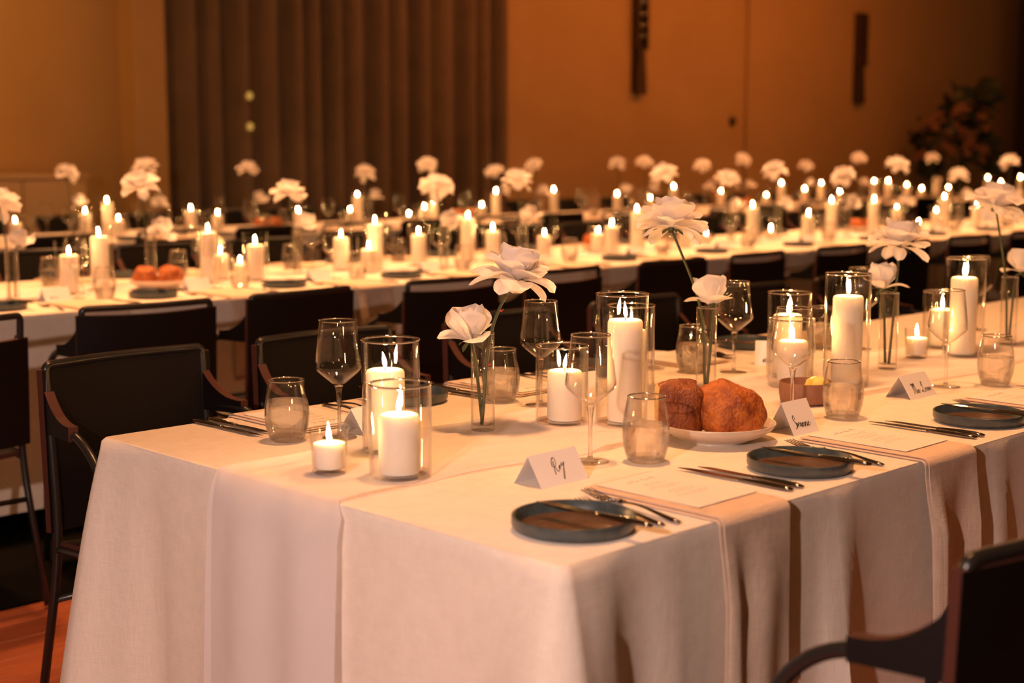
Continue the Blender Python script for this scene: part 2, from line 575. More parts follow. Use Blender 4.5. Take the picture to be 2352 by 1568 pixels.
# two small glowing shapes for the yellow spots at the brown curtain; cord added
w = thing('curtain_glows', 'two small yellow glowing spots before the brown curtain', 'glowing spots', (5.78, 9.2, 4.3))
obj('cord', MB().tube([(0, 0, 0), (0, 0, -2.8)], 0.004, 6).mesh('cord', 'wood_dark'), w)
bm_ = MB().lathe([(0, -0.035), (0.02, -0.028), (0.03, -0.008), (0.026, 0.014), (0.012, 0.03), (0, 0.034)], 16).mesh('glow_spot', 'glow_spot')
for z in (-2.53, -2.79):
    obj('glow_spot', bm_, w, (0, 0, z))

# pale cabinet against the left stretch of wall
w = thing('cabinet', 'pale low cabinet against the wall behind the far table', 'cabinet', (3.2, WY - 0.28, 0.006))
obj('body', MB().box(-1.2, 0.92, -0.22, 0.24, 0.08, 1.09).mesh('body', 'cabinet', False), w)
obj('top', MB().box(-1.22, 0.94, -0.24, 0.25, 1.09, 1.12).mesh('top', 'cabinet', False), w)
obj('plinth', MB().box(-1.17, 0.89, -0.19, 0.22, 0.0, 0.08).mesh('plinth', 'wood_dark', False), w)
for k in range(4):
    x0 = -1.18 + k * 0.525
    d = obj('door', MB().box(x0 + 0.006, x0 + 0.515, -0.238, -0.22, 0.1, 1.07).mesh('door', 'cabinet', False), w)
    obj('handle', MB().box(x0 + 0.46, x0 + 0.475, -0.262, -0.238, 0.55, 0.7).mesh('handle', 'brass', False), d)

# tall floral arrangement in the corner by the dark curtain
w = thing('floral_arrangement', 'tall dark arrangement of broad leaves and dried blooms beside the dark curtain', 'plant', (17.0, 8.72, 0.006))
obj('vase', MB().lathe([(0, 0), (0.16, 0), (0.2, 0.25), (0.17, 0.6), (0.12, 0.72), (0.1, 0.72), (0.14, 0.55), (0, 0.5)], 24).mesh('vase', 'wood_dark'), w)


def leaf_mesh(L, Wd, bend, mat):
    def fn(a, b):
        s = a; t = b * 2 - 1
        wd = Wd * (math.sin(PI * min(1, s * 0.93 + 0.04)) ** 0.8)
        return (s * L * math.cos(bend * s * 0.6), t * wd, s * L * math.sin(-bend * s * 0.6) - abs(t) * wd * -0.25)
    return MB().sheet(fn, 8, 6, 0.004).mesh('leaf', mat)


random.seed(8)
lm = [leaf_mesh(0.40, 0.19, 0.5, 'leaf'), leaf_mesh(0.32, 0.13, 0.9, 'leaf')]
dm = MB()
for k in range(26):
    a = random.uniform(0, 2 * PI); e = random.uniform(-0.3, 1.4)
    d_ = V3((math.cos(a) * math.cos(e), math.sin(a) * math.cos(e), math.sin(e)))
    dm.tube([d_ * 0.01, d_ * 0.07, d_ * 0.13 + V3((0, 0, -0.02))], [0.012, 0.022, 0.008], 6)
dm = dm.mesh('dried_bloom', 'dry')
spots = [(0.26, 2.06, 0), (0.36, 1.94, 1), (0.02, 2.04, 0), (0.05, 1.86, 1), (0.16, 1.66, 0), (-0.22, 1.78, 0), (0.0, 1.5, 1), (-0.42, 1.55, 0),
         (-0.5, 1.32, 1), (0.3, 1.45, 0), (-0.2, 1.4, 1), (0.12, 1.25, 0), (-0.5, 1.1, 0), (-0.3, 1.12, 1), (0.4, 1.15, 0)]
for i, (o_, z, kind) in enumerate(spots):
    x, yy = o_ * 0.75, -o_ * 0.66
    obj('stem', MB().tube(spline([(0, 0, 0.45), (x * 0.3, yy * 0.3, 0.85), (x * 0.8, yy * 0.8, z - 0.15), (x, yy, z)]), 0.008, 6).mesh('stem', 'leaf'), w)
    for k in range(3 if kind == 0 else 2):
        obj('leaf', lm[(i + k) % 2], w, (x, yy, z - 0.05 * k), (random.uniform(0.5, 1.3), random.uniform(-0.9, 0.2), (-PI / 4) + random.uniform(-1.5, 1.5)))
for o_, z in [(-0.28, 1.70), (-0.38, 1.60), (-0.05, 1.56), (0.08, 1.5), (0.33, 1.68), (0.05, 1.80), (-0.3, 1.38), (-0.48, 1.2), (-0.15, 1.28), (0.2, 1.34), (0.34, 1.25)]:
    obj('dried_bloom', dm, w, (o_ * 0.75 - 0.12, -o_ * 0.66 - 0.12, z), (random.uniform(-1, 1), random.uniform(-1, 1), random.uniform(0, 6))).scale = (1.25, 1.25, 1.25)

# ------------------------------------------------------------------ tables and cloths
COFF = {}


def table(x0, x1, y0, label):
    L = x1 - x0
    r = thing('banquet_table', label, 'table', ((x0 + x1) / 2, y0 + WID / 2, 0))
    obj('tabletop', MB().box(-L / 2 + 0.006, L / 2 - 0.006, -WID / 2 + 0.006, WID / 2 - 0.006, 0.715, 0.747).mesh('tabletop', 'board', False), r)
    lm_ = MB().box(-0.025, 0.025, -0.025, 0.025, 0.0, 0.715).mesh('leg', 'tube', False)
    n = max(2, int(L / 2.2) + 1)
    for i in range(n):
        for sy in (-1, 1):
            obj('leg', lm_, r, (-L / 2 + 0.18 + i * (L - 0.36) / (n - 1), sy * (WID / 2 - 0.16), 0.007))


def cloth(x0, x1, y0, hem, step, ridges, seed, label, corner=0.10, amp=0.012, rows=18):
    """flat top plus a skirt that hangs in folds; ridges = (side, position, width, height, slant)"""
    random.seed(seed)
    y1 = y0 + WID
    near = y0 < 1
    cr = 0.012
    per = []

    def line(ax, ay, bx, by, nx, ny, side):
        n = max(2, int(math.hypot(bx - ax, by - ay) / step))
        for k in range(n):
            t = k / n
            per.append((ax + (bx - ax) * t, ay + (by - ay) * t, nx, ny, side, None))

    def corner_arc(cx, cy, a0, cid):
        for k in range(9):
            a = a0 + (PI / 2) * k / 9
            per.append((cx + cr * math.cos(a), cy + cr * math.sin(a), math.cos(a), math.sin(a), 'c', cid))
    line(x0 + cr, y0, x1 - cr, y0, 0, -1, 'front'); corner_arc(x1 - cr, y0 + cr, -PI / 2, 1)
    line(x1, y0 + cr, x1, y1 - cr, 1, 0, 'right'); corner_arc(x1 - cr, y1 - cr, 0, 2)
    line(x1 - cr, y1, x0 + cr, y1, 0, 1, 'back'); corner_arc(x0 + cr, y1 - cr, PI / 2, 3)
    line(x0, y1 - cr, x0, y0 + cr, -1, 0, 'left'); corner_arc(x0 + cr, y0 + cr, PI, 0)
    ph = [random.uniform(0, 6.28) for _ in range(6)]
    corners = [(x0, y0), (x1, y0), (x1, y1), (x0, y1)]
    mb = MB()
    n = len(per)
    ts = [0.0, 0.006, 0.018, 0.04] + [0.04 + 0.96 * ((k + 1) / rows) for k in range(rows)]
    H = TZ - hem

    def off(x, y, side, t):
        s = x * 1.0 + y * 1.7
        if t < 0.03:
            o = 0.006 * math.sin(min(1, t / 0.018) * PI / 2)
        else:
            o = 0.006
        g = t ** 0.85
        fold = amp * (math.sin(s * 9 + ph[0]) + 0.7 * math.sin(s * 17 + ph[1]) + 0.5 * math.sin(s * 29 + ph[2] + 1.2 * t))
        o += g * ((0.022 if side in ('left', 'c') or not near else 0.010) + max(-0.014, fold * (1.0 if side != 'front' or not near else 0.6)))
        for (rs, pos, wd, h, sl) in ridges:
            if rs == side:
                q = (x if side in ('front', 'back') else y) - pos - sl * t
                o += h * g * math.exp(-(q / wd) ** 2)
        dmin = min(math.hypot(x - cx, y - cy) for cx, cy in corners)
        o += corner * (t ** 0.8) * math.exp(-(dmin / 0.075) ** 2)
        if t > 0.1:
            o -= 0.012 * g * math.exp(-((dmin - 0.16) / 0.05) ** 2)
        return max(o, 0.004)
    COFF[round(y0, 2)] = (off, H)
    for t in ts:
        for (x, y, nx, ny, side, cid) in per:
            o = off(x, y, side, t)
            z = TZ - 0.006 * (1 - math.cos(min(1, t / 0.018) * PI / 2)) if t <= 0.018 else TZ - t * H
            mb.v.append((x + nx * o, y + ny * o, z))
    for i in range(len(ts) - 1):
        for k in range(n):
            k2 = (k + 1) % n
            mb.f.append((i * n + k, (i + 1) * n + k, (i + 1) * n + k2, i * n + k2)); mb.mi.append(0)
    top = [(per[k][0], per[k][1], TZ) for k in range(n)]
    mb.f.append(tuple(range(n))); mb.mi.append(0)
    return obj('tablecloth', mb.mesh('tablecloth', 'cloth', True, 60), None, label=label, cat='tablecloth')


table(0.0, 4.6, 0.0, 'long banquet table hidden under the nearest white cloth')
table(-1.5, 11.2, 3.29, 'long banquet table hidden under the middle white cloth')
table(1.2, 18.5, 6.58, 'long banquet table hidden under the farthest white cloth')
cloth(-0.022, 4.6, 0.0, 0.03, 0.03,
      [('front', 0.05, 0.018, 0.05, 0.055), ('front', 0.125, 0.03, -0.03, 0.03), ('front', 0.20, 0.02, 0.022, 0.02), ('front', 0.645, 0.03, 0.07, -0.05), ('front', 0.76, 0.05, -0.02, 0), ('front', 1.19, 0.03, 0.07, -0.03),
       ('front', 1.85, 0.04, 0.06, 0), ('left', 1.10, 0.035, 0.03, 0.0), ('left', 1.03, 0.025, -0.015, -0.02), ('left', 0.1, 0.05, 0.015, 0.0)],
      11, 'white linen cloth on the nearest table, its corner facing the camera', corner=0.11, amp=0.007)
cloth(-1.5, 11.2, 3.29, 0.085, 0.06, [('front', 0.5 + 0.61 * k, 0.04, 0.035, 0.02) for k in range(14)], 12,
      'white linen cloth on the middle table behind the first chairs', rows=8)
cloth(1.2, 18.5, 6.58, 0.085, 0.10, [], 13, 'white linen cloth on the farthest table near the curtain', rows=6)


FOOT = []


def runner(x0, x1, y0, w, name_label, hang, seed):
    random.seed(seed)
    ph = [random.uniform(0, 6.28) for _ in range(8)]
    step = 0.02 if hang else 0.06
    L = x1 - x0
    total = L + hang
    nu = int(total / step); nv = 48 if hang else 14

    foot = [f for f in FOOT if abs(f[1] - y0) < 0.6]

    def edge(u, side):
        return 0.012 * math.sin(u * 5 + ph[side]) + 0.008 * math.sin(u * 13 + ph[side + 2])

    def fn(a, b):
        s = a * total
        if s < hang:
            d = hang - s
            z = TZ - d
            o = 0.012 + 0.02 * min(1, d / 0.05) * 0.6 + 0.05 * (d / hang) ** 0.85
            yy = y0 - w / 2 - 0.005 + (w + 0.01) * b + 0.006 * math.sin(d * 8 + ph[0])
            o += 0.006 * math.sin(b * 14 + ph[1] + d) * min(1, d / 0.1)
            return (x0 - o, yy, z)
        u = s - hang
        wl = edge(u, 0); wr = edge(u, 1)
        yy = y0 - w / 2 + wl + (w + wr - wl) * b + (0.02 * math.sin(u * 1.7 + ph[4]) if hang else 0)
        cr = 0.0015 + 0.0036 * abs(math.sin(b * 9 + 1.6 * math.sin(u * 3.1 + ph[5]) + u * 1.2)) ** 5 + 0.0026 * abs(math.sin(b * 15 - 2.2 * math.sin(u * 2.3 + ph[6]) - u * 2)) ** 6
        near_ = min([math.hypot(x0 + u - fx, yy - fy) - fr for fx, fy, fr in foot] + [1.0])
        # gathered creases along the two borders
        cr += 0.006 * math.exp(-((b - 0.03) / 0.035) ** 2) + 0.006 * math.exp(-((b - 0.97) / 0.035) ** 2)
        k = min(1.0, u / 0.03)
        cr = 0.0010 + (cr - 0.0010) * min(1.0, max(0.0, (near_ - 0.012) / 0.04))
        return (x0 + u - 0.008 * (1 - k), yy, TZ + cr * (0.6 + 0.4 * k))
    return obj('table_runner', MB().grid(fn, nu, nv).mesh('table_runner', 'runner'), None, label=name_label, cat='table runner')


# ------------------------------------------------------------------ chairs
def chair_parts(slip):
    P = {}
    # back frame: two rear legs rising into a bowed top bar
    top = 0.83
    left = fillet([(-0.215, -0.075, 0.0), (-0.205, 0.03, 0.43), (-0.205, 0.0, 0.80)], 0.12)
    bar = [(-0.205 + 0.41 * k / 10, 0.0 - 0.028 * math.sin(PI * k / 10), top) for k in range(11)]
    path = left[:-1] + fillet([left[-1], V3((-0.205, -0.002, top)), bar[1]], 0.03, 6)[1:-1] + [V3(p) for p in bar[1:-1]]
    right = [V3((-p.x, p.y, p.z)) for p in reversed(left[:-1])]
    path += fillet([V3(bar[-2]), V3((0.205, -0.002, top)), V3((0.205, 0.0, 0.80))], 0.03, 6)[1:-1] + right
    P['back_frame'] = MB().tube(path, 0.0105, 8).mesh('back_frame', 'tube')
    for s, nm in ((-1, 'arm_l'), (1, 'arm_r')):
        pts = fillet([(s * 0.205, 0.005, 0.698), (s * 0.225, 0.165, 0.695), (s * 0.225, 0.25, 0.62), (s * 0.215, 0.35, 0.0)], 0.07)
        P[nm] = MB().tube(pts, 0.0105, 8).mesh('arm_frame', 'tube')
    P['seat_rail'] = MB().tube(fillet([(-0.205, 0.02, 0.42), (-0.222, 0.30, 0.44), (-0.2, 0.37, 0.445), (0.2, 0.37, 0.445), (0.222, 0.30, 0.44), (0.205, 0.02, 0.42)], 0.04), 0.0095, 8).mesh('seat_rail', 'tube')
    P['stretcher'] = MB().tube([(-0.207, -0.0, 0.30), (0.207, -0.0, 0.30)], 0.008, 8).mesh('stretcher', 'tube')

    def back(a, b):
        x = -0.222 + 0.444 * a
        q = 1 - (2 * a - 1) ** 2
        z = 0.46 + (0.822 - slip - 0.46) * b - (0.006 * q if slip else 0)
        return (x, 0.014 - 0.034 * q * (0.4 + 0.6 * b) - 0.012 * b, z)
    P['back_sling'] = MB().sheet(back, 12, 8, 0.017, 0, 1).mesh('back_sling', ['leather', 'edge'], True, 40)

    def seat(a, b):
        x = -0.205 + 0.41 * a
        q = 1 - (2 * a - 1) ** 2
        y = 0.025 + 0.36 * b
        z = 0.452 - 0.028 * q * math.sin(PI * min(1, b * 0.9 + 0.1)) - 0.02 * (1 - b)
        if b > 0.85:
            z -= 0.05 * ((b - 0.85) / 0.15) ** 2
        return (x, y, z)
    P['seat_sling'] = MB().sheet(seat, 10, 10, 0.014, 0, 1).mesh('seat_sling', ['leather', 'edge'], True, 40)
    for s, nm in ((-1, 'pad_l'), (1, 'pad_r')):
        def arm(a, b, s=s):
            y = 0.012 + 0.125 * a
            x = s * (0.206 + 0.018 * a)
            zt = 0.714 + 0.06 * (1 - a) ** 2.5
            zb = 0.682
            return (x, y, zb + (zt - zb) * b)
        P[nm] = MB().sheet(arm, 8, 4, 0.022, 0, 1).mesh('arm_sling', ['leather', 'edge'], True, 40)
    return P


def chair(x, y, rz, label, group, slip=0.0):
    P = cached(('chair', slip), lambda: chair_parts(slip))
    r = thing('sling_chair', label, 'chair', (x, y, 0.007 if y > 2.5 else 0.0), rz, group)
    for k, nm in (('back_frame', 'back_frame'), ('arm_l', 'arm_frame'), ('arm_r', 'arm_frame'), ('seat_rail', 'seat_rail'),
                  ('stretcher', 'stretcher'), ('back_sling', 'back_sling'), ('seat_sling', 'seat_sling'), ('pad_l', 'arm_sling'), ('pad_r', 'arm_sling')):
        obj(nm, P[k], r)
    return r


random.seed(31)
# local +Y is the way the chair faces
chair(0.33, -0.50, 0.0, 'black leather chair in the bottom corner before the nearest table', 'chairs at the tables')
lab = ['big black leather chair behind the end corner of the nearest table', 'black leather chair behind the first wine glass of the nearest table',
       'black leather chair behind the first rose vase of the nearest table', 'black leather chair behind the second rose vase of the nearest table',
       'black leather chair behind the tall candles right of the butter dish', 'black leather chair behind the last wine glass of the nearest table']
for i, u in enumerate((0.29, 0.86, 1.48, 2.08, 2.69, 3.30)):
    chair(u, 1.67, PI + (0.05, -0.02, 0.03, 0, 0.02, -0.02)[i], lab[i], 'chairs at the tables', 0.0)
for i, u in enumerate((0.26, 0.87, 1.44, 2.11, 2.70, 3.37, 3.97, 4.66, 5.28, 5.92, 6.6, 7.3)):
    chair(u, 2.57, (0.0, -0.12, 0.05, -0.04, 0.03, -0.02, 0.04, 0, 0.03, -0.03, 0.02, 0)[i],
          'black leather chair backing onto us at the middle table, ' + nth(i), 'chairs at the tables', (0.055, 0.010, 0, 0.022, 0.03, 0, 0.02, 0.02, 0, 0.03, 0.02, 0)[i])
for i in range(13):
    chair(1.1 + 0.62 * i, 5.0, PI + random.uniform(-0.06, 0.06), 'dark chair facing us across the middle table, ' + nth(i), 'chairs at the tables', 0.0)
for i in range(17):
    chair(2.4 + 0.66 * i, 6.05, random.uniform(-0.06, 0.06), 'dark chair on the near side of the farthest table, ' + nth(i), 'chairs at the tables', (0.0, 0.03)[i % 2])
for i in range(19):
    chair(2.9 + 0.66 * i, 8.3, PI + random.uniform(-0.06, 0.06), 'dark chair beyond the farthest table, ' + nth(i), 'chairs at the tables', 0.0)

# ------------------------------------------------------------------ candles and glassware
SIZES = {'L': (0.204, 0.262), 'M': (0.144, 0.205), 'S': (0.100, 0.157)}
SIZEW = {'L': 'tall', 'M': 'medium-height', 'S': 'short'}


def rim_bead(mb, R, z, r, seg=56):
    """rounded fire-polished lip"""
    n = 8
    mb.lathe([(R + r * math.cos(2 * PI * k / n), z + r * math.sin(2 * PI * k / n)) for k in range(n + 1)], seg, mi=1)


def pillar_meshes(h):
    R = 0.035
    wax = MB().lathe([(0, 0), (R - 0.003, 0), (R, 0.003), (R, h - 0.006), (R - 0.002, h - 0.0015), (R - 0.006, h), (0.018, h - 0.002), (0.008, h - 0.005), (0, h - 0.006)], 40).mesh('wax', 'wax')
    wick = MB().tube([(0, 0, h - 0.007), (0.0004, 0, h + 0.004), (0.002, 0, h + 0.009)], 0.0011, 6).mesh('wick', 'wick')
    return wax, wick


def flame_mesh():
    pr = [(0, 0), (0.0016, 0.001), (0.0031, 0.004), (0.0039, 0.009), (0.0035, 0.015), (0.0023, 0.022), (0.0010, 0.028), (0, 0.032)]
    mb = MB().lathe(pr, 12)
    mb.v = [(x + 0.0035 * (z / 0.04) ** 2, y, z) for x, y, z in mb.v]
    return mb.mesh('flame', 'flame')


def hurricane_mesh(h, far=False):
    R = 0.053; t = 0.0025
    if far:
        return MB().lathe([(0, 0), (R, 0), (R, h)], 28).mesh('hurricane_glass', 'glass', True, 50)
    mb = MB().lathe([(0, 0), (R - 0.003, 0), (R, 0.003), (R, h - 0.001)], 56).lathe([(R - t, h - 0.001), (R - t, 0.006), (0, 0.006)], 56)
    rim_bead(mb, R - t / 2, h - 0.0006, 0.0021)
    return mb.mesh('hurricane_glass', ['glass', 'rim'], True, 50)


RZ = 0.0026   # things on the runner stand on this thickness


def candle(size, x, y, what, group, glass_label, i=0, dx=0.0, dy=0.0):
    random.seed(int(x * 1000) * 7 + int(y * 1000))
    FOOT.append((x, y, 0.055 if size != 'V' else 0.036))
    z = TZ + RZ
    if size == 'V':
        r = thing('votive_candle', what, 'candle', (x, y, z), random.uniform(0, 6), group)
        wm = cached('vot', lambda: MB().lathe([(0, 0.0085), (0.022, 0.0085), (0.0248, 0.012), (0.0274, 0.050), (0.026, 0.052), (0.012, 0.051), (0, 0.048)], 32).mesh('wax', 'wax'))
        wk = cached('votw', lambda: MB().tube([(0, 0, 0.048), (0.0004, 0, 0.055), (0.0012, 0, 0.060)], 0.001, 6).mesh('wick', 'wick'))
        fz = 0.056
        gm = cached('votg', lambda: MB().lathe([(0, 0), (0.0265, 0), (0.029, 0.003), (0.0325, 0.076), (0.0318, 0.0775), (0.031, 0.0765), (0.0275, 0.008), (0, 0.006)], 40).mesh('votive_glass', 'glass', True, 50))
        gname = 'votive_glass'
    else:
        h, gh = SIZES[size]
        wm, wk = cached(('pil', size), lambda: pillar_meshes(h))
        r = thing('pillar_candle', what, 'candle', (x + dx, y + dy, z + 0.0065), random.uniform(0, 6), group)
        fz = h + 0.004
        gm = cached(('hur', size, y > 2), lambda: hurricane_mesh(gh, y > 2))
        gname = 'hurricane_glass'
    obj('wax', wm, r)
    wkobj = obj('wick', wk, r)
    fl = obj('flame', cached('flame', flame_mesh), r, (0.001, 0, fz), (random.uniform(-0.12, 0.12), random.uniform(-0.12, 0.12), random.uniform(0, 6)))
    fl.scale = (1, 1, random.uniform(0.9, 1.15))
    obj(gname, gm, None, (x, y, z), (0, 0, random.uniform(0, 1)), label=glass_label, cat='candle holder', group=group + ' holders')


def wine(x, y, label, group, z=TZ):
    far = y > 2

    def bowl():
        t = 0.0011
        out = [(0.0, 0.1015), (0.007, 0.1035), (0.014, 0.107), (0.030, 0.1205), (0.0415, 0.131), (0.0452, 0.137), (0.0455, 0.141), (0.0448, 0.150), (0.0405, 0.182), (0.0352, 0.2265)]
        inn = [(max(0, r - t), z + (0.001 if r < 0.02 else 0.0003)) for r, z in reversed(out[:-1])]
        pr = out + [(0.0347, 0.2275), (0.0341, 0.2265)] + inn
        if far:
            pr = out[1:]
        mb = MB().lathe(pr, 24 if far else 48)
        if not far:
            rim_bead(mb, 0.0347, 0.2270, 0.0014, 48)
        return mb.mesh('bowl', ['glass', 'rim'], True)
    FOOT.append((x, y, 0.036))
    r = thing('wine_glass', label, 'wine glass', (x, y, z), (x * 7) % 1, group)
    obj('bowl', cached(('wbowl', far), bowl), r)
    obj('stem', cached('wstem', lambda: MB().lathe([(0, 0.004), (0.0062, 0.005), (0.0040, 0.012), (0.0034, 0.03), (0.0036, 0.06), (0.0046, 0.082), (0.0066, 0.096), (0.0085, 0.1015), (0, 0.1015)], 20).mesh('stem', 'thick')), r)
    obj('foot', cached('wfoot', lambda: MB().lathe([(0, 0.0003), (0.0325, 0.0003), (0.0335, 0.0010), (0.0325, 0.0018), (0.02, 0.0028), (0.008, 0.0042), (0, 0.0048)], 44).mesh('foot', 'foot')), r)
    return r


def tumbler(x, y, label, group, fill=0.068, z=TZ):
    def wall_r(h):
        # stemless profile
        pts = [(0, 0.030), (0.012, 0.0355), (0.03, 0.0405), (0.05, 0.0425), (0.07, 0.0415), (0.095, 0.0375), (0.118, 0.0335)]
        for (a, ra), (b, rb) in zip(pts, pts[1:]):
            if h <= b:
                return ra + (rb - ra) * (h - a) / (b - a)
        return pts[-1][1]

    def glass():
        t = 0.0014
        hs = [0.002, 0.006, 0.012, 0.02, 0.03, 0.04, 0.05, 0.06, 0.07, 0.082, 0.095, 0.107, 0.117]
        out = [(wall_r(h), h) for h in hs]
        pr = out + [(0.0328, 0.1180)] + [(r - t, h) for r, h in reversed(out) if h > 0.01]
        mb = MB().lathe(pr, 48)
        rim_bead(mb, 0.0329, 0.1175, 0.0015, 48)
        return mb.mesh('glass_wall', ['glass', 'rim'])

    def base():
        return MB().lathe([(0, 0.0004), (0.026, 0.0004), (0.0295, 0.002), (wall_r(0.006), 0.006), (wall_r(0.0105) - 0.0016, 0.0105), (0.02, 0.0115), (0, 0.011)], 40).mesh('base', 'thick')

    def water():
        hs = [0.0125, 0.02, 0.03, 0.04, 0.05, 0.06, 0.068]
        hs = [h for h in hs if h < fill] + [fill]
        pr = [(0, 0.0122)] + [(wall_r(h) - 0.0019, h) for h in hs] + [(0, fill)]
        return MB().lathe(pr, 48).mesh('water', 'water', True, 40)
    FOOT.append((x, y, 0.034))
    r = thing('water_tumbler', label, 'tumbler', (x, y, z), 0, group)
    obj('glass_wall', cached('tglass', glass), r)
    obj('base', cached('tbase', base), r)
    if fill:
        obj('water', cached(('twater', fill), water), r)
    return r


def bud_vase(x, y, label, group):
    def m():
        R = 0.0235; t = 0.0016; h = 0.192
        pr = [(0, 0), (R - 0.002, 0), (R, 0.002), (R, h - 0.001), (R - t / 2, h), (R - t, h - 0.001), (R - t, 0.012), (0, 0.011)]
        mb = MB().lathe(pr, 36)
        rim_bead(mb, R - t / 2, h - 0.0005, 0.0011, 36)
        return mb.mesh('bud_vase', ['glass', 'rim'], True, 50)
    FOOT.append((x, y, 0.025))
    return obj('bud_vase', cached('vase', m), None, (x, y, TZ + RZ), label=label, cat='vase', group=group)


# ------------------------------------------------------------------ roses
def petal(L, Wd, a0, a1, p, cup, ruf, tip, r0, seed, n=(10, 8)):
    random.seed(seed)
    ph = random.uniform(0, 6.28); k1 = random.uniform(0.8, 1.25)

    def fn(a, b):
        s = a; t = b * 2 - 1
        # integrate the centre line
        r = r0; z = 0.0; m_ = 10
        for i in range(m_):
            ss = s * (i + 0.5) / m_
            an = a0 + (a1 - a0) * ss ** p
            r += math.sin(an) * L * s / m_; z += math.cos(an) * L * s / m_
        an = a0 + (a1 - a0) * s ** p
        wd = Wd * k1 * (0.28 + 0.72 * min(1, s / 0.55) ** 0.8) * math.sqrt(max(0.0, 1 - max(0, (s - 0.5) / 0.5) ** 2.4)) + 0.0004
        x = t * wd * (1 + tip * 0.0)
        nr, nz = -math.cos(an), math.sin(an)
        q = cup * t * t * wd + ruf * wd * s * s * math.sin(4.2 * t + ph) + tip * wd * 0.35 * max(0, s - 0.75) / 0.25 * (1 - abs(t))
        return (r + nr * q, x, z + nz * q)
    return MB().grid(fn, n[0], n[1])


# layers: count, length, half width, a0, a1, p, cup, ruffle, tip curl
OPEN = [(5, 0.062, 0.024, 0.34, -0.50, 1.2, 0.70, 0.05, 0, 0.002), (6, 0.070, 0.032, 0.46, -0.22, 1.5, 0.50, 0.10, -0.2, 0.003),
        (6, 0.076, 0.038, 0.60, 0.35, 2.4, 0.36, 0.14, -0.5, 0.004), (6, 0.080, 0.039, 0.86, 1.45, 2.0, 0.24, 0.18, -0.8, 0.005),
        (6, 0.084, 0.036, 1.15, 2.20, 1.6, 0.12, 0.22, -0.9, 0.005), (4, 0.084, 0.025, 1.50, 2.65, 1.3, 0.04, 0.25, -0.6, 0.005)]
BUD = [(4, 0.066, 0.024, 0.44, -0.55, 1.2, 0.75, 0.04, 0, 0.002), (5, 0.074, 0.031, 0.62, -0.42, 1.3, 0.55, 0.07, -0.3, 0.003),
       (5, 0.078, 0.036, 0.74, -0.12, 1.8, 0.42, 0.09, -0.6, 0.004), (3, 0.068, 0.032, 1.05, 1.9, 1.6, 0.12, 0.14, -0.3, 0.005)]


def layer_meshes(kind):
    out = []
    for li, (n, L, Wd, a0, a1, p, cup, ruf, tip, r0) in enumerate(kind):
        out.append([petal(L, Wd, a0, a1, p, cup, ruf, tip, r0, li * 10 + v).mesh('petal', 'petal') for v in range(3)])
    return out


def sepal_mesh():
    return petal(0.032, 0.006, 1.5, 2.3, 1.2, 0.1, 0.1, 0, 0.003, 77, (5, 4)).mesh('sepal', 'stem')


def rose(base, tipp, kind, tilt, label, group, seed, scale=1.0, mid=None, thorns=0):
    """a rose with single petals; base and tipp are world points of stem foot and bloom base"""
    random.seed(seed)
    r = thing('white_rose', label, 'flower', base, 0, group)
    b = V3(base); e = V3(tipp) - b
    m_ = V3(mid) - b if mid else e * 0.5
    path = spline([(0, 0, 0), m_, e], 8)
    obj('stem', MB().tube(path, [0.0036 - 0.0008 * k / len(path) for k in range(len(path))], 8).mesh('stem', 'stem'), r)
    rot = Euler(tilt).to_matrix()
    cal = obj('calyx', cached('calyx', lambda: MB().lathe([(0, -0.012), (0.0035, -0.011), (0.0085, -0.003), (0.009, 0.002), (0, 0.004)], 14).mesh('calyx', 'stem')), r, e, tilt)
    sm = cached('sepal', sepal_mesh)
    for k in range(4):
        obj('sepal', sm, r, e, (rot @ Euler((0, random.uniform(-0.5, 0.3), k * 1.57 + random.uniform(-.3, .3))).to_matrix()).to_euler())
    LM = cached(('pet', id(kind)), lambda: layer_meshes(kind))
    for li, lay in enumerate(kind):
        for k in range(lay[0]):
            ph = 2 * PI * k / lay[0] + li * 0.7 + random.uniform(-0.25, 0.25)
            M3 = rot @ Matrix.Rotation(ph, 3, 'Z') @ Matrix.Rotation(random.uniform(-0.1, 0.1), 3, 'Y') @ Matrix.Rotation(random.uniform(-0.15, 0.15), 3, 'X')
            o = obj('petal', LM[li][random.randrange(3)], r, e, M3.to_euler())
            s = scale * random.uniform(0.9, 1.08)
            o.scale = (s, s, s)
    for k in range(thorns):
        p = path[int(len(path) * (0.35 + 0.3 * k))]
        obj('thorn', cached('thorn', lambda: MB().tube([(0, 0, 0), (0.006, 0, -0.001), (0.011, 0, 0.003)], [0.003, 0.002, 0.0004], 6).mesh('thorn', 'thorn')), r, p, (0, 0, -0.8))
    return r


def joined_bloom(kind, seed, name):
    random.seed(seed)
    mb = MB()
    for li, (n, L, Wd, a0, a1, p, cup, ruf, tip, r0) in enumerate(kind):
        for k in range(n):
            pm = petal(L, Wd, a0, a1, p, cup, ruf, tip, r0, seed * 100 + li * 10 + k, (5, 4))
            ph = 2 * PI * k / n + li * 0.7 + random.uniform(-0.25, 0.25)
            R3 = Matrix.Rotation(ph, 3, 'Z') @ Matrix.Rotation(random.uniform(-0.12, 0.12), 3, 'Y')
            s = random.uniform(0.9, 1.08)
            mb.add([R3 @ V3(v) * s for v in pm.v], pm.f)
    return mb.mesh(name, 'petal')


